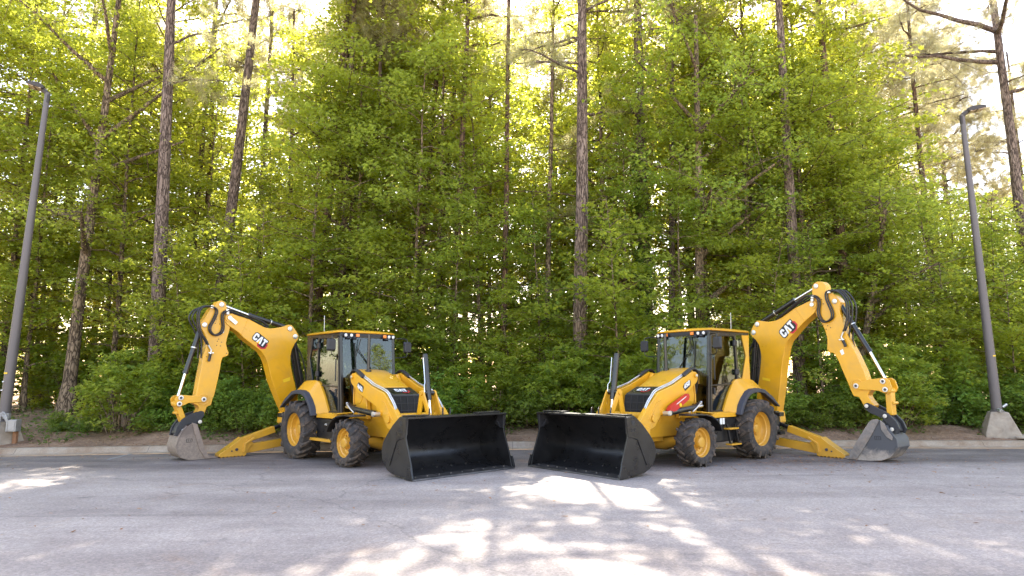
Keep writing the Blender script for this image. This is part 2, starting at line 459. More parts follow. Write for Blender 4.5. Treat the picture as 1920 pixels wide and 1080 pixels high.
def cat_badge(name, parent, O, eu, ev, en, sg, yel=True):
    """white word on black with a red six-sided rim behind its lower end"""
    O, eu, ev, en = Vector(O), Vector(eu), Vector(ev), Vector(en).normalized()
    mb = MB()
    hexo = [(.46, -.10), (.60, -.42), (.92, -.42), (1.16, -.05), (1.16, .50), (1.02, .78), (.7, .6)]
    mb.mi = 1; mb.prism3([(p * 1.0, q) for p, q in hexo], O, eu, ev, en, .002)
    hexb = [(.50, .05), (.64, -.22), (.90, -.22), (1.06, .02), (1.06, .45), (.95, .6), (.7, .5)]
    mb.mi = 0; mb.prism3(hexb, O + en * .002, eu, ev, en, .002)
    back = [(-.05, .2), (.04, -.10), (.30, -.12), (.36, .04), (.66, -.10), (.98, -.12), (1.0, .55), (1.06, .72), (1.05, 1.1), (.62, 1.13), (.06, 1.12), (-.05, .9)]
    mb.mi = 0; mb.prism3(back, O + en * .004, eu, ev, en, .002)
    mb.mi = 2; letters(mb, 'CAT', O, eu, ev, en, .006)
    if yel:
        mb.mi = 3; mb.prism3([(.40, -.03), (.645, -.03), (.52, .42)], O + en * .0065, eu, ev, en, .002)
    return mb.build(name, ['blackd', 'redd', 'white', 'yeld'], parent, sg=sg, smooth=0)

# ------------------------------------------------------------------ wheel meshes (shared by copies)
def tyre_mesh(Rr, rim, W, nl, lugh):
    mb = MB()
    h = W / 2; rb = Rr - lugh
    prof = [(rim, h * .72), (rim + .02, h * .86), (rim + (rb - rim) * .45, h * 1.0), (rb - (rb - rim) * .2, h * .98), (rb - .012, h * .88),
            (rb + .006, h * .5), (rb + .008, 0)]
    prof = prof + [(r, -t) for r, t in prof[-2::-1]]
    mb.lathe(prof, (0, 0, 0), (0, 1, 0), 72, True)
    mb.mi = 1
    # chevron lugs, alternating sides, pointing the way the wheel rolls
    pitch = 2 * math.pi / nl
    for k in range(nl):
        for side in (1, -1):
            a0 = k * pitch + (0 if side > 0 else pitch / 2)
            loops = []
            #      across, sweep, inner r, outer r, half width
            st = [(-.06, .62, rb - .02, Rr - .004, .30), (.30, .36, rb - .02, Rr, .31), (.72, .10, rb - .03, Rr - .004, .34), (.97, -.02, rb - .04, Rr - .016, .38), (1.03, -.05, rb - .11, rb - .05, .40)]
            for ac, sw, r0, r1, hw in st:
                t = side * ac * h
                L = []
                for (rr, s_) in ((r0, -1), (r0, 1), (r1, .72), (r1, -.72)):
                    ang = a0 + sw * pitch * 1.15 + s_ * hw * pitch * .5
                    L.append((math.sin(ang) * rr, t, math.cos(ang) * rr))
                loops.append(L)
            mb.loft(loops)
    return mb

def rim_mb(rim, W, deep, hubr, hubout):
    mb = MB()
    h = W / 2
    prof = [(rim + .012, h * .80), (rim + .018, h * .70), (rim - .004, h * .66), (rim - .02, h * .42), (rim - .045, h * .36), (rim - .05, deep + .05), (rim - .075, deep), (hubr + .06, deep - .015), (hubr + .02, deep - .012)]
    mb.lathe(prof + [(hubr + .02, deep - .05), (rim - .03, deep - .05), (rim - .03, -h * .78), (rim + .012, -h * .8), (rim + .002, 0)], (0, 0, 0), (0, 1, 0), 56, True)
    for k in range(10):
        a = 2 * math.pi * k / 10
        mb.cyl((math.sin(a) * (hubr + .045), deep - .02, math.cos(a) * (hubr + .045)), (math.sin(a) * (hubr + .045), deep + .018, math.cos(a) * (hubr + .045)), .013, 6)
    return mb
def hub_mb(hubr, deep, out):
    mb = MB()
    mb.lathe([(hubr + .02, deep - .06), (hubr + .02, deep - .005), (hubr, deep + .02), (hubr * .97, out - .02), (hubr * .85, out), (hubr * .3, out + .008), (.001, out + .008)], (0, 0, 0), (0, 1, 0), 32)
    return mb

_tyre_cache = {}
def make_wheel(parent, x, n, z, Rr, rim, W, nl, deep, hubr, out, sg, key):
    """n is signed: positive on the side nearest the road"""
    if key not in _tyre_cache:
        hub = hub_mb(hubr, deep, out).build('wheel', 'yellow', None, bevel=.006)
        ty = tyre_mesh(Rr, rim, W, nl, .055 if Rr > .6 else .046).build('tyre', ['rubber', 'lug'], hub)
        rm = rim_mb(rim, W, deep, hubr, out).build('rim', 'yellow', hub)
        _tyre_cache[key] = (hub, ty, rm); first = True
    else:
        src = _tyre_cache[key]
        hub = src[0].copy(); ty = src[1].copy(); rm = src[2].copy()
        for o in (hub, ty, rm): COL.objects.link(o)
        ty.parent = hub; rm.parent = hub
    hub.parent = parent
    hub.location = (x, sg * n, z)
    hub.rotation_euler = (0, random.uniform(0, 6), 0) if sg * n > 0 else (0, random.uniform(0, 6), math.pi)
    return hub

def arc(cx, cz, r, a0, a1, n):
    return [(cx + r * math.cos(R(a0 + (a1 - a0) * k / n)), cz + r * math.sin(R(a0 + (a1 - a0) * k / n))) for k in range(n + 1)]

# ------------------------------------------------------------------ one backhoe loader
def backhoe(label, loc, heading, sg, D):
    T = empty('backhoe_loader', (loc[0], loc[1], 0), heading)
    tag(T, label, 'backhoe loader', 'backhoe loaders parked nose to nose')
    def B(mb, name, mat, parent=T, bevel=.008, **k): return mb.build(name, mat, parent, bevel, sg=sg, **k)
    two = (1, -1)

    # -------- frame and axles
    m = MB()
    for s in two: m.box((.9, s * .36, .74), (4.2, .07, .34))
    m.box((.2, 0, .62), (1.6, .62, .30)); m.box((2.75, 0, .70), (.75, .60, .46)); m.box((-1.15, 0, .68), (.12, 1.5, .72))
    m.box((3.08, 0, .62), (.10, .72, .30)); m.box((1.3, 0, .58), (1.0, .5, .2))
    B(m, 'chassis_frame', 'yellow', bevel=.015)
    m = MB()
    m.tube([(2.2, -.86, .485), (2.2, -.5, .46), (2.2, -.22, .42), (2.2, .22, .42), (2.2, .5, .46), (2.2, .86, .485)], [.10, .09, .15, .15, .09, .10], 14)
    m.cyl((2.02, -.55, .52), (2.02, .55, .52), .035, 10)
    for s in two: m.box((2.2, s * .80, .485), (.2, .12, .26)); m.cyl((2.02, s * .5, .52), (2.02, s * .82, .50), .02, 8)
    B(m, 'front_axle', 'yellow', bevel=.02)
    m = MB(); m.tube([(0, -.9, .65), (0, -.3, .65), (0, 0, .65), (0, .3, .65), (0, .9, .65)], [.14, .16, .24, .16, .14], 14)
    B(m, 'rear_axle', 'yellow', bevel=.02)
    # -------- wheels
    for s in two:
        make_wheel(T, 0, s * .99, .652, .66, .375, .50, 16, .0, .11, .06, sg, 'rear')
        make_wheel(T, 2.2, s * .98, .486, .492, .295, .40, 15, .03, .115, .15, sg, 'front')
    # -------- engine bay, hood, grille
    m = MB()
    for s in two: m.prism([(1.3, .86), (2.62, .86), (2.62, 1.42), (2.2, 1.55), (1.3, 1.72)], 'y', s * .36, s * .40)
    B(m, 'engine_side_panel', 'yellow')
    hood = []
    for x, zc, hw in ((1.12, 2.03, .43), (1.45, 2.0, .43), (1.75, 1.915, .42), (2.05, 1.79, .405), (2.40, 1.625, .385)):
        hood.append([(x, s * w, z) for s, w, z in ((-1, hw + .035, zc - .36), (-1, hw + .03, zc - .17), (-1, hw - .01, zc - .06), (-1, hw - .11, zc - .012), (-1, .2, zc), (1, .2, zc), (1, hw - .11, zc - .012), (1, hw - .01, zc - .06), (1, hw + .03, zc - .17), (1, hw + .035, zc - .36))])
    m = MB(); m.loft(hood)
    B(m, 'hood', 'yellow', bevel=.01, smooth=50)
    m = MB()
    m.loft([[(2.405, -.37, 1.30), (2.405, -.37, 1.612), (2.405, .37, 1.612), (2.405, .37, 1.30)], [(2.80, -.36, 1.05), (2.80, -.345, 1.462), (2.80, .345, 1.462), (2.80, .36, 1.05)]])
    nose = B(m, 'hood_nose', 'black', bevel=.02)
    m = MB()
    m.loft([[(2.60, -.36, .80), (2.60, -.36, 1.45), (2.60, .36, 1.45), (2.60, .36, .80)], [(2.895, -.36, .80), (2.805, -.345, 1.445), (2.805, .345, 1.445), (2.895, .36, .80)]])
    gr = B(m, 'grille', 'grille', bevel=.01)
    m = MB()
    fx = lambda z: 2.805 + (1.445 - z) * .1395 + .004
    for z in (.98, 1.13, 1.28, 1.43): m.bar((fx(z), -.34, z), (fx(z), .34, z), .012, .014, (1, 0, .14))
    for y in (-.345, -.17, 0, .17, .345): m.bar((fx(.82), y, .82), (fx(1.43), y, 1.43), .014, .012, (1, 0, .14))
    for y in (-.25, -.09, .09, .25):
        for z in (1.05, 1.2, 1.36): m.cyl((fx(z) - .004, y, z), (fx(z) + .005, y, z), .008, 6)
    B(m, 'grille_bars', 'plastic', gr, bevel=0)
    # badge on the nose slope
    sl = Vector((.395, 0, -.15)); 
    if sg < 0: O = Vector((2.70, .24, 1.50)); 
    eu = Vector((0, -.30, 0)) if sg < 0 else Vector((0, .30, 0))
    # seen from the front the word runs from the machine's right to its left; n is the road side
    O = Vector((2.665, .17, 1.5145)) if sg < 0 else Vector((2.665, -.17, 1.5145))
    en = Vector((.15, 0, .395)).normalized()
    cat_badge('hood_emblem', nose, O + en * .004, eu, Vector((-.135, 0, .05125)), en, sg, False)
    # -------- exhaust stack stands on the machine's right
    ry = -sg * .2
    m = MB(); m.tube([(1.56, ry, 1.80), (1.56, ry, 2.0), (1.56, ry, 2.01), (1.56, ry, 2.80)], [.045, .045, .036, .036], 16)
    m.cyl((1.56, ry, 1.9), (1.56, ry, 2.0), .07, 16)
    B(m, 'exhaust_stack', 'black', bevel=.004)
    # -------- cab
    m = MB()
    m.box((.42, 0, .90), (1.75, 1.34, .30)); m.box((-.05, 0, 1.15), (.8, 1.2, .3))
    B(m, 'cab_floor', 'black')
    m = MB()
    for s in two:
        m.bar((1.30, s * .69, .96), (1.13, s * .69, 2.80), .085, .07)
        m.bar((.13, s * .70, 1.76), (.17, s * .70, 2.80), .07, .06)
        m.bar((.13, s * .70, 1.78), (.80, s * .70, .98), .05, .06)
        m.bar((1.16, s * .69, 2.78), (-.42, s * .69, 2.82), .07, .07)
    m.bar((1.14, -.7, 2.78), (1.14, .7, 2.78), .07, .08, (0, 0, 1)); m.bar((-.40, -.7, 2.81), (-.40, .7, 2.81), .07, .07, (0, 0, 1))
    m.bar((1.30, -.68, 1.0), (1.30, .68, 1.0), .08, .07, (0, 0, 1))
    cf = B(m, 'cab_frame', 'black', bevel=.012)
    for s in two:
        m = MB()
        m.loft([[(-.12, s * .66, 2.82), (-.44, s * .66, 2.84), (-.44, s * .72, 2.84), (-.12, s * .72, 2.82)], [(-.27, s * .66, 2.3), (-.40, s * .66, 2.3), (-.40, s * .72, 2.3), (-.27, s * .72, 2.3)], [(-.05, s * .66, 1.70), (-.40, s * .66, 1.70), (-.40, s * .72, 1.70), (-.05, s * .72, 1.70)]])
        B(m, 'rear_pillar', D['pillar'], bevel=.01)
    rl = lambda x0, x1, w, z, c=.10: [(x0 + c, -w, z), (x0, -w + c, z), (x0, w - c, z), (x0 + c, w, z), (x1 - c * .5, w, z), (x1 + .03, w - c * 1.5, z), (x1 + .05, 0, z + .0), (x1 + .03, -w + c * 1.5, z), (x1 - c * .5, -w, z)]
    m = MB(); m.loft([rl(-.47, 1.16, .76, 2.845), rl(-.48, 1.18, .775, 2.862), rl(-.46, 1.15, .75, 2.89), rl(-.36, 1.02, .62, 2.925, .2)])
    roof = B(m, 'roof', 'yellow', bevel=.008, smooth=50)
    m = MB(); m.box((.36, 0, 2.835), (1.55, 1.42, .03)); m.bar((1.16, -.72, 2.81), (1.16, .72, 2.81), .05, .075, (0, 0, 1)); B(m, 'roof_lining', 'plastic', roof)
    # lamps under the roof's front lip: road side pair, then amber; mirrored on the far side
    for nn, mat, nm in ((.60, 'headlamp', 'work_light'), (.455, 'headlamp', 'work_light'), (.305, 'amber', 'turn_signal'), (-.42, 'amber', 'turn_signal'), (-.55, 'headlamp', 'work_light'), (-.665, 'headlamp', 'work_light')):
        m = MB()
        if nm == 'work_light':
            m.lathe([(.001, -.05), (.04, -.05), (.052, 0), (.052, .02), (.04, .022), (.04, .012), (.001, .012)], (1.20, nn, 2.79), (1, 0, -.1), 18)
        else: m.box((1.20, nn, 2.792), (.05, .10, .085))
        l = B(m, nm, 'plastic', bevel=.004)
        m = MB()
        if nm == 'work_light': m.lathe([(.001, .0), (.042, 0), (.036, .024), (.001, .032)], (1.20, nn, 2.79), (1, 0, -.1), 18)
        else: m.box((1.232, nn, 2.792), (.03, .084, .07))
        B(m, 'lens', mat, l, bevel=.004)
    m = MB()
    for nn in (.53, .37, -.48): m.tube([(1.17, nn, 2.79), (1.19, nn, 2.73), (1.20, nn, 2.70)], [.02, .05, .055], 12)
    B(m, 'lamp_bracket', 'plastic')
    # glass
    def pane(name, pts, parent=T, t=.006):
        mb = MB(); P = [Vector(p) for p in pts]; nn = (P[1] - P[0]).cross(P[2] - P[0]).normalized() * t
        mb.loft([[p for p in P], [p + nn for p in P]])
        return B(mb, name, 'glass', parent, bevel=0, smooth=0)
    pane('windshield', [(1.315, -.655, 1.02), (1.315, .655, 1.02), (1.16, .655, 2.76), (1.16, -.655, 2.76)])
    pane('rear_window', [(-.41, -.66, 1.5), (-.41, .66, 1.5), (-.41, .66, 2.78), (-.41, -.66, 2.78)])
    for s in two:
        pane('quarter_window', [(.11, s * .70, 1.80), (.14, s * .70, 2.78), (-.24, s * .70, 2.78), (-.30, s * .70, 2.3), (-.20, s * .70, 1.80)])
        # door
        y = s * .725
        outl = [(1.235, 1.05), (1.135, 2.745), (.23, 2.765), (.185, 2.66), (.16, 1.80), (.215, 1.74), (.80, 1.055)]
        m = MB()
        for a, b in zip(outl, outl[1:] + outl[:1]): m.bar((a[0], y, a[1]), (b[0], y, b[1]), .05, .04)
        m.bar((1.20, y, 1.62), (.30, y, 1.66), .035, .03)
        d = B(m, 'door', 'black', bevel=.008)
        pane('door_glass', [(p, y - .01, q) for p, q in outl], d)
        m = MB(); m.box((1.13, y + s * .03, 1.50), (.05, .04, .15)); m.bar((1.11, y + s * .04, 1.75), (1.10, y + s * .04, 2.25), .025, .025); B(m, 'handle', 'plastic', d)
        m = MB(); m.box((.20, y + s * .025, 1.92), (.13, .06, .13)); m.box((.23, y + s * .025, 2.58), (.13, .06, .13)); B(m, 'hinge', 'plastic', d, bevel=.02)
        # mirror
        m = MB(); m.loft([[(1.30, s * (.90 + a), z) for a, z in ((0, 2.44), (.02, 2.41), (.20, 2.41), (.22, 2.44), (.22, 2.66), (.20, 2.69), (.02, 2.69), (0, 2.66))], [(1.36, s * (.92 + a), z) for a, z in ((0, 2.46), (.02, 2.44), (.16, 2.44), (.18, 2.46), (.18, 2.64), (.16, 2.66), (.02, 2.66), (0, 2.64))]])
        mr = B(m, 'side_mirror', 'mirrorb', bevel=.01)
        m = MB(); m.tube(catmull([(1.15, s * .72, 2.74), (1.22, s * .82, 2.76), (1.31, s * .98, 2.74), (1.33, s * 1.0, 2.66)], 5), .012, 8)
        m.tube(catmull([(1.16, s * .72, 2.30), (1.24, s * .84, 2.30), (1.32, s * .98, 2.33), (1.33, s * 1.0, 2.45)], 5), .010, 8); B(m, 'mirror_arm', 'black', mr, bevel=0)
    # wipers, antenna
    m = MB(); m.bar((1.22, .35, 2.25), (1.235, .22, 2.72), .018, .012); m.tube([(1.24, -.1, 1.98), (1.235, .10, 2.25), (1.225, .30, 2.5)], .009, 6); m.bar((1.245, .33, 2.02), (1.20, .36, 2.62), .02, .014)
    B(m, 'wiper', 'black', bevel=0)
    m = MB(); m.tube([(-.2, .4, 2.9), (-.22, .4, 3.35)], .006, 6); B(m, 'antenna', 'white', bevel=0)
    # interior
    m = MB(); m.box((.02, 0, 1.50), (.52, .52, .14)); m.box((.02, 0, 1.36), (.3, .3, .2)); m.loft([[(-.25, -.24, 1.55), (-.25, .24, 1.55), (-.13, .24, 1.55), (-.13, -.24, 1.55)], [(-.36, -.21, 2.2), (-.36, .21, 2.2), (-.27, .21, 2.2), (-.27, -.21, 2.2)]]); m.box((-.33, 0, 2.30), (.08, .26, .17))
    B(m, 'seat', 'seat', bevel=.04, seg=3)
    m = MB(); m.loft([[(1.24, -.5, 1.0), (1.24, .5, 1.0), (.86, .30, 1.0), (.86, -.30, 1.0)], [(1.20, -.45, 1.98), (1.20, .45, 1.98), (.92, .22, 1.86), (.92, -.22, 1.86)]]); m.box((.1, .43, 1.55), (.6, .16, .42)); m.box((.1, -.43, 1.55), (.6, .16, .42))
    B(m, 'console', 'interior', bevel=.03)
    m = MB(); m.lathe([(.19 + .016 * math.cos(R(a)), .016 * math.sin(R(a))) for a in range(0, 360, 45)], (.70, 0, 1.98), (-.55, 0, 1), 28, True); m.cyl((.70, 0, 1.975), (.9, 0, 1.75), .03, 10)
    for a in (20, 140, 260): m.bar((.70, 0, 1.98), (.70 + .16 * math.cos(R(a)) * .87, .19 * math.sin(R(a)), 1.98 + .16 * math.cos(R(a)) * .5), .02, .015, (0, 0, 1))
    B(m, 'steering_wheel', 'plastic', bevel=0)
    m = MB()
    for yy in (-.38, .38):
        for xx in (-.0, .22): m.tube([(xx, yy, 1.72), (xx + .05, yy * .95, 1.98)], .012, 8); m.lathe([(.001, -.03), (.026, -.015), (.028, .015), (.001, .03)], (xx + .05, yy * .95, 1.99), (0, 0, 1), 10)
    B(m, 'control_lever', 'plastic', bevel=0)

    # -------- rear fenders
    for s in two:
        inn = [(.84, 1.04), (.62, 1.40), (.38, 1.70), (.28, 1.755), (.09, 1.775), (-.30, 1.765), (-.44, 1.73), (-.84, 1.52), (-1.0, 1.20)]
        outp = [(.68, 1.03), (.56, 1.20), (.44, 1.37), (.30, 1.48), (.12, 1.53), (-.16, 1.55), (-.36, 1.52), (-.72, 1.34), (-.92, 1.17)]
        m = MB()
        th = .03
        def off(L): return [(p * .955, q - .03) for p, q in L]
        m.loft([[(p, s * .70, q) for p, q in inn + off(inn)[::-1]], [(p, s * .76, q) for p, q in inn + off(inn)[::-1]],
                [(p, s * .98, q) for p, q in outp + off(outp)[::-1]]])
        fd = B(m, 'rear_fender', 'yellow', bevel=.012, smooth=25)
        fl = [(.695, .99), (.60, 1.19), (.46, 1.36), (.30, 1.49), (.12, 1.545), (-.16, 1.56), (-.38, 1.525), (-.74, 1.34), (-1.0, 1.14)]
        fl2 = [(.60, .99), (.52, 1.16), (.40, 1.30), (.26, 1.41), (.10, 1.46), (-.16, 1.47), (-.36, 1.44), (-.70, 1.27), (-.97, 1.12)]
        m = MB(); m.loft([[(p, s * .965, q) for p, q in fl + fl2[::-1]], [(p * .99, s * 1.10, q - .01) for p, q in fl + fl2[::-1]]])
        B(m, 'fender_flare', 'flare', fd, bevel=.012)
        # platform and tank
        m = MB(); m.prism([(.66, .94), (.66, 1.03), (1.35, 1.045), (1.74, .985), (1.74, .94)], 'y', s * .62, s * .965); m.box((1.15, s * .8, 1.045), (.7, .25, .012)); pl = B(m, 'side_platform', 'yellow', bevel=.008)
        m = MB(); m.prism([(.66, .52), (.66, .925), (1.60, .925), (1.62, .80), (1.56, .48), (1.45, .42), (.80, .42)], 'y', s * .45, s * .95); tk = B(m, 'fuel_tank', 'black', bevel=.025)
        if s == 1 and D['kind'] == 'clean':
            m = MB(); m.bar((.44, 1.02, .475), (1.52, 1.02, .475), .06, .10); m.bar((.47, .98, .475), (.62, .9, .62), .05, .05); m.bar((1.50, 1.0, .475), (1.50, .9, .62), .05, .05); B(m, 'step', 'yellow')
            m = MB(); m.box((1.10, .955, .80), (.07, .02, .05)); m.cyl((1.10, .95, .80), (1.10, .985, .80), .018, 10); B(m, 'tank_latch', 'steel', tk)
        else:
            for z, w in ((.70, .36), (.365, .38)):
                m = MB(); m.box((.95 - (.70 - z) * .2, s * 1.01, z), (w, .16, .035)); B(m, 'step', 'yellow')
            m = MB()
            for xx in (.80, 1.10): m.bar((xx, s * 1.0, .80), (xx - .07, s * 1.03, .35), .03, .05)
            B(m, 'ladder_side', 'black')
            if s == 1:
                m = MB(); m.mi = 0
                for xx in (1.14, 1.235): m.box((xx, .953, .86), (.075, .006, .13))
                m.mi = 1; m.lathe([(.001, 0), (.035, 0), (.035, .004), (.001, .004)], (1.38, .951, .88), (0, 1, 0), 14); m.box((1.38, .953, .82), (.05, .005, .06)); m.mi = 2; m.lathe([(.001, 0), (.026, 0), (.026, .004), (.001, .004)], (1.38, .951, .73), (0, 1, 0), 14)
                B(m, 'tank_decal', ['white', 'blued', 'redd'], tk, bevel=0)
        # front fender
        ff = [(1.45, .70), (1.50, .80), (1.57, .885), (1.68, .955), (1.82, 1.01), (2.0, 1.045), (2.2, 1.058), (2.47, 1.055)]
        m = MB(); m.loft([[(p, s * yy, q) for p, q in ff] + [(p + .012, s * yy, q - .035) for p, q in ff[::-1]] for yy in (.78, 1.13)])
        B(m, 'front_fender', 'black', bevel=.01)
        m = MB(); m.bar((1.55, s * .95, 1.04), (2.05, s * .95, 1.085), .20, .02, (0, 0, 1)); B(m, 'fender_bracket', 'yellow')

    # -------- loader arms
    armp = [(1.58, 1.86), (1.62, 1.92), (1.76, 1.93), (1.92, 1.86), (2.17, 1.75), (2.44, 1.64), (2.93, 1.50), (3.07, 1.38), (3.20, 1.26), (3.34, 1.15), (3.45, 1.03), (3.58, .88), (3.70, .70), (3.735, .48), (3.72, .36), (3.66, .33), (3.58, .42), (3.30, .74), (3.16, .78), (3.08, .80), (2.99, .90), (2.88, 1.03), (2.70, 1.04), (2.64, 1.22), (1.94, 1.48), (1.60, 1.70), (1.56, 1.78)]
    for s in two:
        m = MB(); m.prism(armp, 'y', s * .535, s * .65)
        a = B(m, 'loader_arm', 'yellow', bevel=.014)
        m = MB()
        m.tube([(2.86, s * .652, 1.34), (2.98, s * .652, 1.32), (3.26, s * .652, .96)], .012, 6)
        for px, pz, r in ((1.66, 1.84, .05), (3.12, .98, .075), (2.82, 1.09, .06)): m.cyl((px, s * .64, pz), (px, s * .685, pz), r, 20)
        B(m, 'arm_boss', 'yellow', a, bevel=.006)
        m = MB(); m.cyl((1.66, s * .68, 1.84), (1.66, s * .70, 1.84), .03, 12); m.cyl((2.80, s * .80, 1.08), (2.80, s * .83, 1.08), .05, 16); B(m, 'pivot_pin', 'steel', a, bevel=.004)
        # hydraulic lines along the top edge
        m = MB()
        for dz, yy in ((.03, .60), (.055, .575)):
            m.tube(catmull([(2.05, s * yy, 1.80 + dz), (2.30, s * yy, 1.70 + dz), (2.44, s * yy, 1.64 + dz), (2.93, s * yy, 1.50 + dz), (3.10, s * yy, 1.37 + dz), (3.22, s * yy, 1.25 + dz), (3.30, s * yy, 1.14 + dz)], 4), .014, 8)
        B(m, 'hydraulic_pipe', 'steel', a, bevel=0)
        m = MB()
        for k, yy in enumerate((.56, .60, .635)): m.tube(catmull([(1.50 - .02 * k, s * .5, 1.45), (1.50, s * (yy - .04), 1.75), (1.56, s * yy, 1.93), (1.70, s * yy, 1.985), (1.86, s * yy, 1.93), (2.05, s * yy, 1.83)], 5), .022, 8)
        B(m, 'hydraulic_hose', 'hose', a, bevel=0)
        # loader tower
        m = MB(); m.prism([(1.53, 1.80), (1.58, 1.90), (1.74, 1.90), (1.80, 1.80), (2.05, 1.30), (2.10, .94), (1.50, .94)], 'y', s * .42, s * .52)
        tw = B(m, 'loader_tower', 'yellow', bevel=.01)
        m = MB(); m.tube([(1.545, s * .53, 1.72), (1.545, s * .545, 1.4), (1.56, s * .53, 1.0)], .013, 8); m.cyl((1.72, s * .515, 1.42), (1.72, s * .53, 1.42), .16, 24); m.mi = 1; m.cyl((1.60, s * .52, 1.10), (1.60, s * .53, 1.10), .02, 10)
        B(m, 'tower_trim', ['yellow', 'steel'], tw, bevel=.003)
        if s == 1:
            m = MB(); m.box((1.84, .5215, 1.10), (.09, .003, .09)); m.mi = 1; m.box((1.74, .5215, 1.085), (.07, .003, .07)); m.mi = 2; m.box((1.94, .5215, 1.12), (.05, .003, .08)); B(m, 'warning_decal', ['blackd', 'white', 'yeld'], tw, bevel=0)
        # lift cylinder
        m = MB(); m.cyl((1.85, s * .745, 1.165), (2.72, s * .745, 1.085), .058, 18); m.cyl((2.68, s * .745, 1.088), (2.74, s * .745, 1.083), .066, 18); lc = B(m, 'lift_cylinder', 'black', bevel=.004)
        m = MB(); m.cyl((1.60, s * .745, 1.19), (1.86, s * .745, 1.164), .03, 14); B(m, 'cylinder_rod', 'chrome', lc, bevel=.003)
        m = MB(); m.cyl((2.82, s * .66, 1.075), (2.82, s * .815, 1.075), .048, 16); B(m, 'cylinder_pin', 'steel', lc, bevel=.003)
        m = MB()
        for k in range(3): m.tube(catmull([(1.45 + .1 * k, s * .55, 1.22), (1.60 + .08 * k, s * .68, 1.28 - .03 * k), (1.8 + .06 * k, s * .78, 1.20), (2.0 + .1 * k, s * .76, 1.10)], 5), .016, 8)
        B(m, 'cylinder_hose', 'hose', lc, bevel=0)
        m = MB()
        m.tube(catmull([(1.62, s * .70, 1.24), (1.72, s * .80, 1.26), (1.88, s * .82, 1.17), (2.02, s * .80, 1.08)], 5), .014, 8); m.cyl((1.66, s * .70, 1.22), (1.70, s * .78, 1.25), .022, 10); m.cyl((1.58, s * .72, 1.22), (1.64, s * .76, 1.28), .02, 8); B(m, 'hydraulic_fitting', 'steel', lc, bevel=0)
        # arm foot carrying the bucket
        m = MB(); m.prism([(3.28, .80), (3.45, .86), (3.60, .76), (3.66, .45), (3.52, .36), (3.34, .40)], 'y', s * .50, s * .70); B(m, 'bucket_mount', 'yellow', bevel=.012)
        if s == 1:
            num, pl, eu, ev = D['num']
            m = MB(); m.prism3(pl, (0, .6505, 0), (1, 0, 0), (0, 0, 1), (0, 1, 0), .004); m.mi = 1
            letters(m, num, (D['numO'][0], .654, D['numO'][1]), eu, ev, (0, 1, 0), .001, .08)
            B(m, 'number_decal', ['blackd', 'white'], a, bevel=0, smooth=0)
            if D['kind'] != 'clean':
                m = MB(); m.prism([(2.70, 1.22), (2.12, 1.46), (2.09, 1.40), (2.12, 1.34), (2.64, 1.08), (2.76, 1.07), (2.78, 1.14)], 'y', .70, .80); m.mi = 1; m.prism([(2.55, 1.26), (2.22, 1.41), (2.215, 1.395), (2.545, 1.245)], 'y', .80, .803); m.mi = 2; m.cyl((2.42, .80, 1.235), (2.42, .806, 1.235), .04, 16)
                B(m, 'arm_lock_strut', ['red', 'white', 'yeld'], a, label='red safety strut stowed on the loader arm')
    m = MB(); m.cyl((3.10, -.6, 1.0), (3.10, .6, 1.0), .09, 18); m.box((3.42, 0, .62), (.12, 1.2, .2)); B(m, 'arm_crossbeam', 'yellow')
    # tilt linkage between the arms
    for s in two:
        m = MB()
        m.prism([(3.50, 1.50), (3.53, 1.555), (3.585, 1.565), (3.63, 1.52), (3.80, 1.20), (3.97, .92), (3.88, .86), (3.78, 1.02), (3.60, 1.36), (3.53, 1.02), (3.52, .78), (3.38, .78), (3.40, 1.05)], 'y', s * .13, s * .17)
        tl = B(m, 'tilt_lever', 'yellow', bevel=.01)
        m = MB(); m.cyl((3.56, s * .165, 1.50), (3.56, s * .19, 1.50), .05, 18)
        for k in range(3): m.cyl((3.56 + .025 * math.cos(k * 2.1), s * .185, 1.50 + .025 * math.sin(k * 2.1)), (3.56 + .025 * math.cos(k * 2.1), s * .195, 1.50 + .025 * math.sin(k * 2.1)), .008, 8)
        B(m, 'pivot_cap', 'yellow', tl, bevel=.003)
    m = MB(); m.cyl((3.445, 0, 2.28), (3.60, 0, 1.36), .062, 20); m.cyl((3.45, 0, 2.25), (3.44, 0, 2.30), .054, 20); m.cyl((3.57, -.13, 1.50), (3.57, .13, 1.50), .05, 14); tc = B(m, 'tilt_cylinder', 'black', bevel=.006)
    m = MB(); m.cyl((3.60, 0, 1.37), (3.70, 0, .8), .034, 14); B(m, 'cylinder_rod', 'chrome', tc, bevel=.003)
    m = MB(); m.tube([(3.50, -sg * .085, 2.22), (3.57, -sg * .085, 1.72), (3.60, -sg * .12, 1.66), (3.61, -sg * .12, 1.52)], .011, 8); B(m, 'hydraulic_pipe', 'chrome', tc, bevel=0)
    m = MB()
    for yy, dx in ((-.30, 0), (.06, .03), (-.44, .06)): m.tube(catmull([(3.62 + dx, yy, .95), (3.66 + dx, yy, 1.12), (3.74 + dx, yy + .05, 1.19), (3.86 + dx, yy + .14, 1.14), (3.92 + dx, yy + .2, 1.0)], 5), .016, 8)
    B(m, 'coupler_hose', 'hose', bevel=0)
    m = MB(); m.box((3.78, 0, .95), (.10, 1.0, .14)); m.box((3.72, 0, .6), (.1, 1.25, .3)); B(m, 'bucket_coupler', 'black')

    # -------- front loader bucket
    W = 1.215
    shell = [(4.60, 1.085), (4.36, 1.105), (4.16, .955), (3.95, .755), (3.82, .60), (3.775, .46), (3.79, .33), (3.86, .21), (3.97, .11), (4.12, .055), (4.80, .012)]
    inner = [(4.80, .030), (4.14, .085), (4.00, .14), (3.895, .23), (3.825, .34), (3.81, .46), (3.85, .58), (3.975, .73), (4.18, .93), (4.37, 1.072), (4.60, 1.06)]
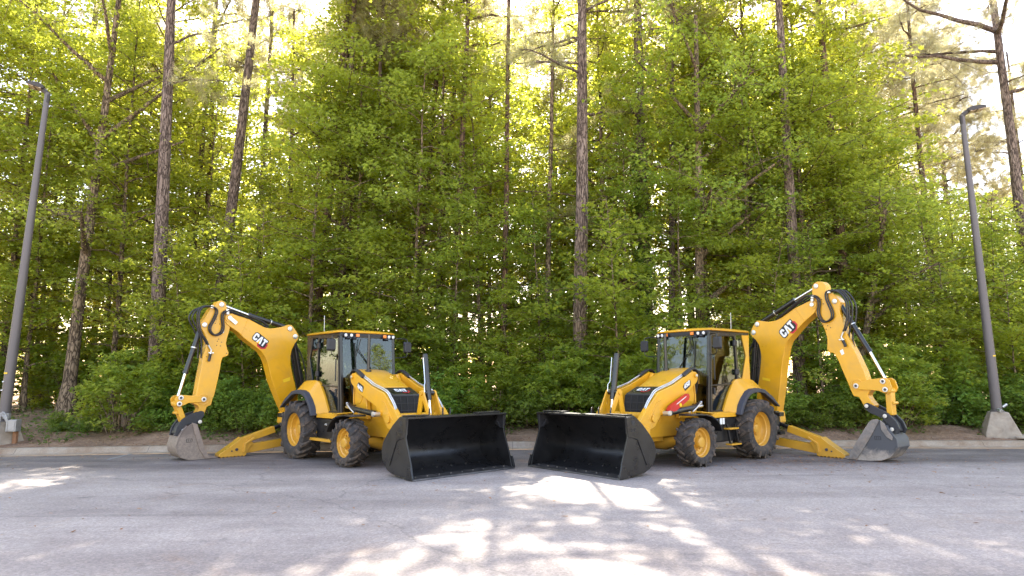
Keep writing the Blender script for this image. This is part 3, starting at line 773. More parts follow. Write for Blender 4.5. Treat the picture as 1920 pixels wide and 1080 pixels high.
    m = MB(); m.prism(shell + inner, 'y', -W + .02, W - .02)
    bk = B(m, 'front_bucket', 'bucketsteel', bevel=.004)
    side = [(4.60, 1.08), (4.37, 1.10), (4.16, .95), (3.95, .75), (3.82, .595), (3.78, .46), (3.795, .33), (3.865, .215), (3.975, .12), (4.12, .065), (4.80, .02), (4.735, .27), (4.56, .73)]
    for s in two:
        m = MB(); m.prism(side, 'y', s * (W - .03), s * W)
        m.prism([(4.595, 1.075), (4.37, 1.095), (4.16, .945), (3.97, .76), (3.84, .6), (4.04, .22), (4.07, .20), (4.30, .66), (4.40, .70), (4.555, .73)], 'y', s * W, s * (W + .014))
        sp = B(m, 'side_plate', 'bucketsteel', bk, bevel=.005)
        m = MB(); m.lathe([(.001, 0), (.05, 0), (.05, .006), (.038, .006), (.038, .003), (.001, .003)], (4.42, s * (W + .013), .98), (0, s, 0), 20); m.lathe([(.001, 0), (.022, 0), (.02, .008), (.001, .008)], (4.42, s * (W + .013), .98), (0, s, 0), 8)
        for a, b_ in (((4.37, .88), (4.47, .88)), ((4.37, .82), (4.47, .82)), ((4.37, .82), (4.37, .88)), ((4.47, .82), (4.47, .88)), ((4.40, .83), (4.40, .87)), ((4.44, .83), (4.44, .87))): m.bar((a[0], s * (W + .015), a[1]), (b_[0], s * (W + .015), b_[1]), .008, .006)
        B(m, 'cast_mark', 'plastic', sp, bevel=0)
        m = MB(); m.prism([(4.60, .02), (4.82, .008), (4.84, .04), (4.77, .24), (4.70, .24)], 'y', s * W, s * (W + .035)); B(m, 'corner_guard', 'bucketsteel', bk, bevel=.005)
        m = MB(); m.prism([(4.58, 1.05), (4.42, 1.05), (4.30, .88), (4.45, .80), (4.56, .78)], 'y', s * (W - .045), s * (W - .03)); m.bar((4.40, s * (W - .06), .93), (4.50, s * (W - .06), .80), .03, .03); B(m, 'lift_eye', 'plastic', bk, bevel=.004)
    m = MB(); m.prism([(4.56, .033), (4.585, .052), (4.83, .032), (4.85, .006), (4.80, .004), (4.56, .016)], 'y', -W - .03, W + .03)
    for k in range(9): m.cyl((4.68, -1.08 + .27 * k, .03), (4.675, -1.08 + .27 * k, .056), .02, 8)
    for k in range(6): m.box((4.12, -.9 + .36 * k, .095), (.05, .02, .02))
    B(m, 'cutting_edge', 'edge', bk, bevel=.003)
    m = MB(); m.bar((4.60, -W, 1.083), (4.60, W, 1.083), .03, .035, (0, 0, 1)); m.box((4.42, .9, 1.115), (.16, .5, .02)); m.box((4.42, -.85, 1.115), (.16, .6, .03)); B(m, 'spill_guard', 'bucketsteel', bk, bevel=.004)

    # -------- backhoe: swing casting, boom, stick, linkage, digging bucket (swung square to the road side)
    XC = -1.61
    m = MB(); m.box((-1.30, 0, .72), (.16, 1.7, .55)); m.box((-1.32, 0, .92), (.2, 1.9, .1)); m.box((-1.32, 0, .48), (.2, 1.9, .08)); B(m, 'slide_frame', 'black', bevel=.015)
    m = MB(); m.cyl((-1.61, .20, .42), (-1.61, .20, 1.02), .17, 20); m.prism([(.2, .95), (.62, 1.02), (.80, .98), (.82, .72), (.62, .58), (.2, .46)], 'x', -1.74, -1.48); m.box((-1.47, .1, .72), (.2, .3, .5)); B(m, 'swing_casting', 'yellow', bevel=.02)
    m = MB(); m.prism(D['boom'], 'x', -1.77, -1.45); bo = B(m, 'boom', 'yellow', bevel=.016)
    m = MB()
    a, b_ = D['seam']; m.bar((-1.449, a[0], a[1]), (-1.449, b_[0], b_[1]), .02, .012, (1, 0, 0))
    f = D['foot']; m.lathe([(.15, 0), (.15, .012), (.135, .014), (.12, .012), (.12, 0)], (-1.451, f[0], f[1]), (1, 0, 0), 28, True); m.cyl((-1.46, f[0], f[1]), (-1.44, f[0], f[1]), .07, 20)
    n0 = D['nose']; m.cyl((-1.46, n0[0], n0[1]), (-1.43, n0[0], n0[1]), .10, 20)
    B(m, 'boom_boss', 'yellow', bo, bevel=.004)
    for p in D['boompins']:
        m = MB(); m.lathe([(.001, 0), (.062, 0), (.062, .02), (.05, .024), (.001, .024)], (-1.452, p[0], p[1]), (1, 0, 0), 22); m.lathe([(.001, .02), (.03, .02), (.03, .034), (.001, .034)], (-1.452, p[0], p[1]), (1, 0, 0), 6); B(m, 'boom_pin', 'steel', bo, bevel=.003)
    m = MB(); m.lathe([(.001, 0), (.05, 0), (.05, .03), (.001, .03)], (-1.43, n0[0], n0[1]), (1, 0, 0), 20)
    if D['kind'] == 'clean': m.bar((-1.42, n0[0], n0[1]), (-1.42, n0[0] - .17, n0[1] - .13), .09, .02, (1, 0, 0))
    B(m, 'boom_pin', 'steel', bo, bevel=.003)
    q = D['badge']; cat_badge('boom_emblem', bo, (-1.449, q[0][0], q[0][1]), (0, q[1][0], q[1][1]), (0, q[2][0], q[2][1]), (1, 0, 0), sg)
    m = MB(); m.prism(D['decal'], 'x', -1.449, -1.446); B(m, 'warning_decal', 'yeld', bo, bevel=0)
    # stick
    m = MB(); m.prism(D['stick'], 'x', -1.745, -1.475); stk = B(m, 'stick', 'yellow', bevel=.014)
    for p in D['stickpins']:
        m = MB(); m.lathe([(.001, 0), (.058, 0), (.058, .02), (.046, .024), (.001, .024)], (-1.474, p[0], p[1]), (1, 0, 0), 22); m.lathe([(.001, .02), (.026, .02), (.026, .036), (.001, .036)], (-1.474, p[0], p[1]), (1, 0, 0), 6)
        B(m, 'stick_pin', 'steel', stk, bevel=.003)
    m = MB()
    for p in D['bolts']: m.cyl((-1.48, p[0], p[1]), (-1.466, p[0], p[1]), .011, 8)
    B(m, 'stick_bolt', 'black', stk, bevel=0)
    m = MB()
    m.prism(D['sdecal'], 'x', -1.475, -1.472); B(m, 'stick_decal', 'white', stk, bevel=0)
    m = MB(); p = D['arcc']; m.lathe([(.135, 0), (.135, .012), (.12, .014), (.105, .012), (.105, 0)], (-1.476, p[0], p[1]), (1, 0, 0), 28, True); B(m, 'stick_boss', 'yellow', stk, bevel=0)
    # cylinders: (tube end, tube mouth, rod end)
    def ram(name, p0, p1, p2, x, r, rr):
        mb = MB(); mb.cyl((x, p0[0], p0[1]), (x, p1[0], p1[1]), r, 20)
        v = Vector((0, p1[0] - p0[0], p1[1] - p0[1])).normalized() * .05
        mb.cyl(Vector((x, p1[0], p1[1])) - v, Vector((x, p1[0], p1[1])) + v * .4, r * 1.12, 20)
        c = B(mb, name, 'black', bevel=.004)
        mb = MB(); mb.cyl((x, p1[0], p1[1]), (x, p2[0], p2[1]), rr, 16); B(mb, 'cylinder_rod', 'chrome', c, bevel=0)
        mid = Vector((x, p0[0], p0[1])).lerp(Vector((x, p1[0], p1[1])), .45); d = v.normalized()
        mb = MB(); mb.lathe([(r + .002, -.012), (r + .012, -.012), (r + .012, .012), (r + .002, .012)], mid, d, 20, True); B(mb, 'hose_clamp', 'steel', c, bevel=0)
        return c
    ram('stick_cylinder', *D['stickram'], -1.61, .062, .036)
    ram('bucket_cylinder', *D['bktram'], -1.61, .055, .033)
    m = MB()
    for x in (-1.90, -1.70): m.cyl((x, D['boomram'][0][0], D['boomram'][0][1]), (x, D['boomram'][1][0], D['boomram'][1][1]), .068, 18)
    bc = B(m, 'boom_cylinder', 'black', bevel=.004)
    m = MB(); a, b_ = D['boomram']; m.tube(catmull([(-1.62, a[0] - .02, a[1] - .2), (-1.6, a[0] * .6 + b_[0] * .4 - .1, a[1] * .6 + b_[1] * .4), (-1.6, b_[0] - .1, b_[1])], 5), .02, 8); B(m, 'boom_hose', 'hose', bc, bevel=0)
    # linkage
    m = MB(); m.prism(D['link'], 'x', -1.475, -1.43); m.prism(D['link'], 'x', -1.79, -1.745); lk = B(m, 'idler_link', 'yellow', bevel=.01)
    for p in D['linkpins']:
        m = MB(); m.lathe([(.001, 0), (.056, 0), (.056, .02), (.001, .022)], (-1.431, p[0], p[1]), (1, 0, 0), 22)
        m.mi = 1; m.lathe([(.001, .021), (.03, .021), (.03, .026), (.001, .026)], (-1.431, p[0], p[1]), (1, 0, 0), 12); B(m, 'link_pin', ['steel', 'flare'], lk, bevel=.003)
    a, b_ = D['tooth_link']; m = MB(); m.bar((XC, a[0], a[1]), (XC, b_[0], b_[1]), .12, .22, (1, 0, 0)); m.cyl((XC - .14, a[0], a[1]), (XC + .14, a[0], a[1]), .075, 18); m.cyl((XC - .1, (a[0] + b_[0]) / 2 + .09, (a[1] + b_[1]) / 2), (XC + .1, (a[0] + b_[0]) / 2 + .09, (a[1] + b_[1]) / 2), .035, 10); B(m, 'bucket_link', 'yellow', bevel=.014)
    m = MB(); m.prism(D['coupler'], 'x', -1.47, -1.40); m.prism(D['coupler'], 'x', -1.82, -1.75); m.prism([(p * 1.0, q) for p, q in D['couplerin']], 'x', -1.75, -1.47)
    for p in D['coupins']: m.cyl((-1.86, p[0], p[1]), (-1.38, p[0], p[1]), .055, 16)
    cp = B(m, 'bucket_coupler', 'plastic', bevel=.012)
    for p in D['coupins']:
        m = MB(); m.lathe([(.001, 0), (.042, 0), (.042, .02), (.001, .022)], (-1.381, p[0], p[1]), (1, 0, 0), 18)
        B(m, 'coupler_pin', 'steel', cp, bevel=.003)
    # digging bucket: two cheeks, a curved shell, side cutters and teeth
    ck = D['cheek']; xo, xi = -1.30, -1.92
    m = MB()
    m.prism(ck, 'x', xo - .03, xo); m.prism(ck, 'x', xi, xi + .03)
    db = B(m, 'digging_bucket', D['bmat'], bevel=.006)
    sh = D['shell']; cx = sum(p[0] for p in ck) / len(ck); cz = sum(p[1] for p in ck) / len(ck)
    sh2 = [(p + (cx - p) * .055, q + (cz - q) * .055) for p, q in sh]
    m = MB(); m.prism(sh + sh2[::-1], 'x', xi - .012, xo + .012); B(m, 'bucket_shell', D['bmat'], db, bevel=.006)
    for xx in ((xo, xo + .028), (xi - .028, xi)):
        m = MB(); m.prism(D['cutter'], 'x', *xx)
        if D.get('cutter2'): m.prism(D['cutter2'], 'x', *xx)
        B(m, 'side_cutter', D['smat'], db, bevel=.006)
    t0, t1 = D['tooth']
    for k in range(5):
        x = xi + .05 + (xo - xi - .10) * k / 4
        m = MB(); h = .045; m.loft([[(x - .04, t0[0] + .1, t0[1] - .015), (x + .04, t0[0] + .1, t0[1] - .015), (x + .04, t0[0] + .1, t0[1] + .075), (x - .04, t0[0] + .1, t0[1] + .075)], [(x - .03, t1[0], t1[1]), (x + .03, t1[0], t1[1]), (x + .03, t1[0], t1[1] + .02), (x - .03, t1[0], t1[1] + .02)]])
        B(m, 'tooth', D['smat'], db, bevel=.006)
    m = MB(); c0 = D['mark']
    for a, b_ in (((-.06, -.035), (.06, -.035)), ((-.06, .035), (.06, .035)), ((-.06, -.035), (-.06, .035)), ((.06, -.035), (.06, .035)), ((-.02, -.02), (-.02, .02)), ((.02, -.02), (.02, .02))): m.bar((xo + .002, c0[0] + a[0], c0[1] + a[1]), (xo + .002, c0[0] + b_[0], c0[1] + b_[1]), .009, .006, (1, 0, 0))
    B(m, 'cast_mark', 'plastic', db, bevel=0)
    # hoses along boom and stick
    m = MB()
    for L in D['hoses']:
        P = [(-1.40, p, q) for p, q in L]
        m.tube(catmull(P, 5), .021, 8)
    for L in D['hoses']:
        P = [(-1.455 + .0, p + .02, q + .025) for p, q in L]
        if len(L) > 7: m.tube(catmull([(-1.44, p + .012 * (1 if k % 2 else -1) * 0 + .03, q + .01) for k, (p, q) in enumerate(L)], 5), .018, 8)
    for L in D['hoses_back']: m.tube(catmull([(-1.56, p, q) for p, q in L], 5), .02, 8); m.tube(catmull([(-1.64, p + .05, q - .01) for p, q in L], 5), .02, 8)
    hs = B(m, 'hydraulic_hose', 'hose', bevel=0)
    m = MB(); m.tube([(-1.42, p, q) for p, q in D['fit'][:3]], .022, 8); 
    a, b_ = D['fit'][1]; m.bar((-1.43, a + .06, b_ - .06), (-1.43, a - .06, b_ - .06), .03, .03, (1, 0, 0))
    for p in D['clamps']: m.box((-1.42, p[0], p[1]), (.07, .06, .07))
    B(m, 'hose_fitting', 'steel', hs, bevel=.004)
    m = MB(); m.tube([(-1.43, p, q) for p, q in D['fit'][2:]], .032, 10); B(m, 'hose_sleeve', 'hose', hs, bevel=0)

    # -------- stabiliser on the road side, foot on the ground
    xs = -1.45 if D['kind'] != 'clean' else -1.40
    m = MB(); m.loft([[(xs + dx, p, q) for dx, p, q in ((-.07, .68, .36), (.07, .68, .36), (.07, .68, .18), (-.07, .68, .18))], [(xs + dx, p, q) for dx, p, q in ((-.07, 1.76, .26), (.07, 1.76, .26), (.07, 1.76, .05), (-.07, 1.76, .05))]])
    st = B(m, 'stabiliser_arm', 'yellow', bevel=.012)
    m = MB(); m.loft([[(xs + dx, p, q) for dx, p, q in ((-.085, 1.06, .66), (.085, 1.06, .66), (.085, 1.01, .51), (-.085, 1.01, .51))], [(xs + dx, p, q) for dx, p, q in ((-.085, 1.84, .42), (.085, 1.84, .42), (.085, 1.72, .30), (-.085, 1.72, .30))]]); B(m, 'cylinder_guard', 'yellow', st, bevel=.012)
    m = MB(); m.cyl((xs, .62, .74), (xs, 1.2, .56), .05, 14); sc = B(m, 'stabiliser_cylinder', 'black', st, bevel=0)
    m = MB(); m.prism([(1.58, .31), (1.84, .44), (2.0, .32), (2.36, .085), (2.37, .035), (2.33, .02), (1.74, .02), (1.72, .10)], 'x', xs - .14, xs + .14)
    for k in range(7): m.prism([(1.76 + k * .085, .02), (1.82 + k * .085, .02), (1.80 + k * .085, .002), (1.775 + k * .085, .002)], 'x', xs - .14, xs + .14)
    ft = B(m, 'stabiliser_foot', 'yellow', st, bevel=.008)
    m = MB(); m.prism([(1.58, .44), (1.80, .30), (1.82, .10), (1.78, .10), (1.76, .28), (1.56, .40)], 'x', xs + .13, xs + .19); B(m, 'foot_gusset', 'yellow', st, bevel=.006)
    m = MB(); m.cyl((xs, 1.97, .17), (xs + .165, 1.97, .17), .032, 16); m.cyl((xs, 2.08, .14), (xs + .155, 2.08, .14), .018, 12); B(m, 'foot_pin', 'flare', st, bevel=.003)
    return T

DL = dict(kind='clean', pillar='black', bmat='bucket_tan', smat='bucket_tan_strip',
 num=('440', [(1.855, 1.66), (1.93, 1.725), (2.12, 1.645), (2.135, 1.60), (2.09, 1.505), (1.98, 1.54)], (.205, 0, -.085), (-.012, 0, .105)), numO=(1.895, 1.60),
 boom=[(2.34, 3.27), (2.29, 3.36), (2.18, 3.38), (2.02, 3.33), (1.75, 3.265), (1.55, 3.17), (1.37, 3.09), (1.22, 3.065), (1.08, 3.085), (.9, 3.125), (.74, 3.19), (.66, 3.18), (.60, 3.12), (.51, 3.01), (.46, 2.92), (.47, 2.82), (.56, 2.70), (.63, 2.54), (.655, 2.38), (.645, 2.2), (.60, 2.0), (.54, 1.80), (.47, 1.56), (.36, 1.1), (.36, .86), (.48, .74), (.66, .78), (.74, .98), (.86, 1.2), (.96, 1.42), (1.11, 1.75), (1.20, 2.04), (1.25, 2.2), (1.31, 2.34), (1.42, 2.49), (1.64, 2.64), (1.88, 2.81), (2.0, 2.93), (2.28, 3.10), (2.34, 3.18)],
 seam=((1.79, 3.27), (1.93, 2.88)), foot=(.62, 1.20), nose=(2.24, 3.27), boompins=[(.71, 3.08), (.56, 2.89)],
 badge=((1.67, 2.80), (-.30, -.21), (-.105, .15)), decal=[(.84, 1.79), (.64, 1.86), (.64, 1.77), (.81, 1.72)],
 stick=[(2.56, 3.57), (2.52, 3.65), (2.43, 3.68), (2.34, 3.64), (2.30, 3.53), (2.28, 3.40), (2.24, 3.23), (2.20, 3.02), (2.22, 2.91), (2.25, 2.79), (2.27, 2.65), (2.235, 2.53), (2.19, 2.43), (2.21, 2.36), (2.33, 2.315), (2.355, 2.22), (2.37, 2.06), (2.41, 1.78), (2.47, 1.43), (2.50, 1.36), (2.53, 1.20), (2.59, 1.19), (2.63, 1.15), (2.65, 1.06), (2.68, .97), (2.76, .97), (2.84, 1.04), (2.79, 1.13), (2.82, 1.20), (2.92, 1.25), (2.87, 1.47), (2.84, 1.76), (2.81, 2.02), (2.78, 2.22), (2.78, 2.35), (2.73, 2.48), (2.70, 2.63), (2.735, 2.77), (2.80, 2.90), (2.86, 2.99), (2.88, 3.11), (2.80, 3.21), (2.74, 3.33), (2.68, 3.46), (2.60, 3.53)],
 stickpins=[(2.43, 3.575), (2.79, 3.07)], bolts=[(2.53, 3.22), (2.43, 3.22), (2.55, 3.12), (2.45, 3.11), (2.45, 2.75), (2.48, 2.70), (2.38, 2.68), (2.49, 2.60), (2.40, 2.59), (2.70, 2.33), (2.25, 2.42)],
 sdecal=[(2.38, 2.99), (2.33, 3.0), (2.34, 2.90), (2.39, 2.90)], arcc=(2.71, 1.34),
 stickram=((.71, 3.12), (1.71, 3.38), (2.43, 3.60)), bktram=((2.83, 3.02), (3.10, 1.95), (3.22, 1.42)), boomram=((.50, 2.92), (.15, 1.45)),
 link=[(3.34, 1.36), (3.29, 1.43), (3.2, 1.455), (2.88, 1.425), (2.72, 1.415), (2.66, 1.37), (2.66, 1.31), (2.72, 1.275), (2.91, 1.275), (3.04, 1.27), (3.15, 1.215), (3.24, 1.19), (3.31, 1.22)],
 linkpins=[(2.72, 1.345), (3.215, 1.39), (3.24, 1.255)], tooth_link=((3.25, 1.25), (3.09, .86)),
 coupler=[(2.70, 1.06), (2.76, 1.085), (2.98, 1.03), (3.16, .91), (3.27, .74), (3.31, .55), (3.22, .54), (3.14, .66), (3.05, .78), (2.86, .80), (2.76, .86), (2.69, .98)], couplerin=[(2.76, 1.04), (3.0, .98), (3.2, .80), (3.28, .6), (3.2, .56), (3.0, .8), (2.8, .9)], coupins=[(2.79, .84), (3.135, .66)],
 cheek=[(3.06, .76), (2.98, .82), (2.87, .79), (2.79, .56), (2.68, .25), (2.58, .045), (2.55, .012), (2.70, .012), (3.00, .022), (3.16, .085), (3.25, .20), (3.28, .33), (3.24, .49), (3.16, .65)],
 shell=[(2.50, .012), (2.70, .004), (3.02, .012), (3.18, .075), (3.275, .20), (3.30, .34), (3.26, .50), (3.18, .66), (3.08, .775)],
 cutter=[(2.99, .835), (2.875, .80), (2.80, .58), (2.69, .26), (2.57, .045), (2.54, .012), (2.66, .012), (2.80, .24), (2.92, .60)], tooth=((2.50, .02), (2.36, .006)), mark=(3.02, .44),
 hoses=[[(2.68, 3.5), (2.58, 3.47), (2.54, 3.38), (2.6, 3.19), (2.67, 3.03), (2.66, 2.92), (2.58, 2.84), (2.5, 2.84), (2.41, 2.9), (2.37, 3.03), (2.4, 3.24), (2.38, 3.37), (2.31, 3.42), (2.24, 3.45), (2.06, 3.42), (1.77, 3.33), (1.47, 3.23), (1.29, 3.11)], [(2.68, 3.51), (2.8, 3.5), (2.89, 3.45), (2.94, 3.33), (2.94, 3.18), (2.91, 3.0), (2.85, 2.84), (2.75, 2.7), (2.70, 2.60)]],
 hoses_back=[[(2.60, 3.53), (2.79, 3.50), (2.94, 3.43), (3.02, 3.32), (3.04, 3.22), (2.99, 3.1), (2.92, 2.99), (2.84, 2.80), (2.80, 2.6), (2.79, 2.3)], [(2.24, 3.44), (2.06, 3.40), (1.77, 3.31), (1.47, 3.19), (1.2, 3.06)]],
 fit=[(2.70, 2.60), (2.62, 2.48), (2.63, 2.39), (2.66, 2.22)], clamps=[(2.67, 3.50), (2.30, 3.38), (2.31, 3.44)])

DR = dict(kind='worn', pillar='yellow', bmat='bucket_grey', smat='bucket_grey_strip',
 num=('450', [(2.12, 1.60), (2.055, 1.675), (1.86, 1.755), (1.835, 1.70), (1.85, 1.62), (2.04, 1.515)], (-.205, 0, .10), (.0, 0, .105)), numO=(2.08, 1.545),
 boom=[(1.92, 3.50), (1.90, 3.58), (1.84, 3.61), (1.75, 3.60), (1.37, 3.46), (1.23, 3.38), (.99, 3.24), (.85, 3.19), (.66, 3.175), (.49, 3.205), (.38, 3.23), (.32, 3.205), (.24, 3.11), (.17, 2.98), (.15, 2.89), (.20, 2.82), (.29, 2.74), (.37, 2.61), (.405, 2.45), (.41, 2.3), (.385, 2.1), (.33, 1.80), (.27, 1.56), (.20, 1.1), (.22, .86), (.36, .72), (.60, .78), (.74, .94), (.78, 1.12), (.87, 1.55), (.93, 1.93), (.97, 2.15), (1.02, 2.35), (1.07, 2.55), (1.13, 2.67), (1.23, 2.77), (1.42, 2.96), (1.56, 3.09), (1.85, 3.31), (1.91, 3.42)],
 seam=((1.37, 3.45), (1.59, 3.11)), foot=(.55, 1.20), nose=(1.81, 3.50), boompins=[(.36, 3.13), (.25, 2.93)],
 badge=((1.06, 2.745), (.30, .275), (-.125, .16)), decal=[(.42, 1.80), (.62, 1.76), (.62, 1.70), (.42, 1.74)],
 stick=[(1.81, 3.93), (1.86, 4.01), (1.95, 4.04), (2.06, 4.025), (2.13, 3.94), (2.14, 3.8), (2.21, 3.73), (2.30, 3.70), (2.39, 3.60), (2.45, 3.5), (2.42, 3.4), (2.41, 3.29), (2.46, 3.09), (2.48, 2.88), (2.53, 2.76), (2.61, 2.51), (2.73, 2.23), (2.84, 1.93), (2.88, 1.76), (2.97, 1.51), (2.90, 1.45), (2.88, 1.38), (2.93, 1.28), (3.0, 1.18), (2.95, 1.08), (2.85, 1.08), (2.77, 1.17), (2.73, 1.27), (2.69, 1.35), (2.58, 1.37), (2.55, 1.43), (2.48, 1.64), (2.36, 1.98), (2.31, 2.14), (2.23, 2.32), (2.18, 2.35), (2.09, 2.36), (2.06, 2.42), (2.07, 2.54), (2.085, 2.7), (2.04, 2.89), (1.97, 3.06), (1.89, 3.19), (1.84, 3.32), (1.80, 3.45), (1.80, 3.73)],
 stickpins=[(1.91, 3.93), (2.32, 3.53)], bolts=[(2.02, 3.60), (2.05, 3.50), (2.12, 2.98), (2.02, 3.0), (2.08, 2.90), (2.18, 2.93), (2.07, 2.58), (2.09, 2.42)],
 sdecal=[(2.35, 2.39), (2.42, 2.43), (2.45, 2.32), (2.39, 2.29)], arcc=(2.67, 1.62),
 stickram=((.36, 3.18), (1.29, 3.66), (1.90, 3.95)), bktram=((2.36, 3.50), (2.94, 2.36), (3.22, 1.74)), boomram=((.17, 2.95), (-.05, 1.4)),
 link=[(2.64, 1.66), (2.72, 1.685), (2.83, 1.695), (2.93, 1.74), (3.15, 1.765), (3.29, 1.775), (3.36, 1.72), (3.40, 1.56), (3.36, 1.47), (3.24, 1.445), (3.13, 1.495), (2.95, 1.51), (2.70, 1.515), (2.63, 1.555), (2.61, 1.61)],
 linkpins=[(2.67, 1.60), (3.235, 1.70), (3.27, 1.525)], tooth_link=((3.29, 1.50), (3.29, .98)),
 coupler=[(2.81, 1.20), (2.88, 1.235), (2.99, 1.18), (3.29, 1.02), (3.44, .86), (3.50, .70), (3.46, .60), (3.36, .62), (3.30, .76), (3.15, .92), (2.92, 1.02), (2.82, 1.10)], couplerin=[(2.9, 1.15), (3.25, 1.0), (3.40, .8), (3.44, .65), (3.36, .66), (3.2, .88), (2.95, 1.04)], coupins=[(2.88, 1.165), (3.24, .965), (3.36, .69)],
 cheek=[(3.02, .87), (3.10, .89), (3.18, .86), (3.26, .77), (3.31, .66), (3.44, .50), (3.45, .35), (3.30, .13), (3.13, .045), (2.92, .015), (2.66, .010), (2.46, .012), (2.52, .18), (2.74, .50), (2.95, .82)],
 shell=[(2.40, .008), (2.66, .004), (2.92, .008), (3.14, .035), (3.32, .115), (3.475, .33), (3.465, .50), (3.34, .66), (3.28, .78)],
 cutter=[(3.01, .885), (3.12, .90), (3.15, .86), (2.98, .56), (2.84, .33), (2.66, .06), (2.62, .012), (2.46, .012), (2.50, .16), (2.72, .50), (2.94, .83)],
 cutter2=[(3.17, .88), (3.26, .80), (3.30, .68), (3.40, .54), (3.38, .47), (3.28, .53), (3.18, .68)], tooth=((2.44, .03), (2.27, .006)), mark=(3.09, .50),
 hoses=[[(.97, 3.26), (1.16, 3.38), (1.40, 3.55), (1.58, 3.66), (1.72, 3.71), (1.86, 3.69), (1.95, 3.62), (1.97, 3.5), (1.94, 3.33), (1.96, 3.18), (2.05, 3.07), (2.16, 3.08), (2.25, 3.16), (2.25, 3.3), (2.19, 3.48), (2.15, 3.62), (2.17, 3.75), (2.27, 3.78), (2.43, 3.74), (2.56, 3.6), (2.61, 3.4), (2.6, 3.15), (2.54, 2.92), (2.49, 2.82)]],
 hoses_back=[[(2.20, 3.76), (2.43, 3.79), (2.58, 3.63), (2.66, 3.42), (2.65, 3.2), (2.61, 3.0), (2.54, 2.70), (2.57, 2.4)], [(.8, 3.22), (1.16, 3.40), (1.40, 3.56), (1.7, 3.70)]],
 fit=[(2.49, 2.82), (2.43, 2.70), (2.46, 2.62), (2.51, 2.48)], clamps=[(1.84, 3.68), (1.83, 3.60), (2.23, 3.76)])

random.seed(4)
backhoe('left yellow backhoe loader, facing right, with a tan mud-coated digging bucket', (-4.187, 16.087), R(-46.44), -1, DL)
backhoe('right yellow backhoe loader, facing left, with a red strut on its loader arm', (4.853, 15.799), R(-140.96), 1, DR)
# ------------------------------------------------------------------ camera
cam = bpy.data.cameras.new('camera'); cam_o = bpy.data.objects.new('camera', cam); COL.objects.link(cam_o)
cam.sensor_width = 36; cam.lens = 1218.8 / 1920 * 36
cam.clip_start = .1; cam.clip_end = 2000
ROLL = .004
cam_o.rotation_mode = 'QUATERNION'
cam_o.matrix_world = Matrix.Translation((0, 0, 1.755)) @ (Matrix.Rotation(R(90) + .1409, 4, 'X') @ Matrix.Rotation(-ROLL, 4, 'Z'))
scene.camera = cam_o

# ------------------------------------------------------------------ daylight
SUN_EL, SUN_AZ = R(46), R(.6)        # behind the wood, a little right of straight ahead
w = bpy.data.worlds.new('World'); scene.world = w; w.use_nodes = True
nt = w.node_tree
sky = nt.nodes.new('ShaderNodeTexSky'); sky.sky_type = 'NISHITA'; sky.sun_disc = False
sky.sun_elevation = SUN_EL; sky.sun_rotation = SUN_AZ; sky.air_density = 1.2; sky.dust_density = 1.2; sky.ozone_density = 1.0
bg = nt.nodes['Background']; bg.inputs[1].default_value = .15
wb = nt.nodes.new('ShaderNodeMix'); wb.data_type = 'RGBA'; wb.blend_type = 'MULTIPLY'; wb.inputs[0].default_value = 1; wb.inputs[7].default_value = (1.20, .985, .88, 1)   # camera white balance set for shade
nt.links.new(sky.outputs[0], wb.inputs[6]); nt.links.new(wb.outputs[2], bg.inputs[0])
sl = bpy.data.lights.new('sun', 'SUN'); sl.energy = 5; sl.angle = R(.53); sl.color = (1, .93, .80)
so = bpy.data.objects.new('sun', sl); COL.objects.link(so)
sd = Vector((math.sin(SUN_AZ) * math.cos(SUN_EL), math.cos(SUN_AZ) * math.cos(SUN_EL), math.sin(SUN_EL)))
so.rotation_euler = (-sd).to_track_quat('-Z', 'Y').to_euler()
so.location = sd * 60

# ------------------------------------------------------------------ road, kerb, bank
KX = [-140, -60, -40, -20, -12.15, -8.45, .4, 5, 10, 13, 20, 40, 60, 140]
KY = [9, 10.5, 12.2, 14.7, 15.95, 16.45, 17.1, 17.18, 17.02, 16.8, 16.2, 14.2, 12.8, 11]
def kerb_y(x):
    xs = np.asarray(x, float)
    return sum(np.interp(xs + d, KX, KY) for d in (-3, -1.5, 0, 1.5, 3)) / 5
def smooth01(t): t = np.clip(t, 0, 1); return t * t * (3 - 2 * t)
def hills(x, y):
    return .10 * np.sin(x * .63 + 1.1) * np.cos(y * .71) + .07 * np.sin(x * 1.7 + y * 1.3) + .03 * np.sin(x * 4.1 - y * 3.3)
def bank_z(x, y):
    d = np.asarray(y, float) - kerb_y(x) - .62
    base = .135 + .24 * smooth01(d / 2.2) + .35 * smooth01((d - 1.5) / 6)
    return base + hills(np.asarray(x, float), np.asarray(y, float)) * (.06 + smooth01((d - .2) / 2.5)) * .8

def grid_mesh(name, xs, rows, mat, kind='structure'):
    """rows: list of arrays of (x,y,z)"""
    n = len(xs); V = np.concatenate(rows).astype(np.float32); F = []
    for r in range(len(rows) - 1):
        for i in range(n - 1): F.append((r * n + i, r * n + i + 1, (r + 1) * n + i + 1, (r + 1) * n + i))
    me = bpy.data.meshes.new(name); me.from_pydata(V.tolist(), [], F); me.update()
    me.polygons.foreach_set('use_smooth', [True] * len(me.polygons))
    me.materials.append(MAT[mat]); o = bpy.data.objects.new(name, me); COL.objects.link(o); o['kind'] = kind
    return o
xs = np.concatenate([np.linspace(-140, -32, 28), np.arange(-30, 30.1, .25), np.linspace(32, 140, 28)])
ky = kerb_y(xs)
def row(dy, z): return np.stack([xs, ky + dy, np.full_like(xs, z) if np.isscalar(z) else z], -1)
rows = [row(0, 0)]; rows[0] = np.stack([xs, np.full_like(xs, -140), np.zeros_like(xs)], -1)
rows.append(np.stack([xs, np.full_like(xs, 0), np.zeros_like(xs)], -1)); rows.append(row(.02, 0.0))
grid_mesh('road', xs, rows, 'asphalt')
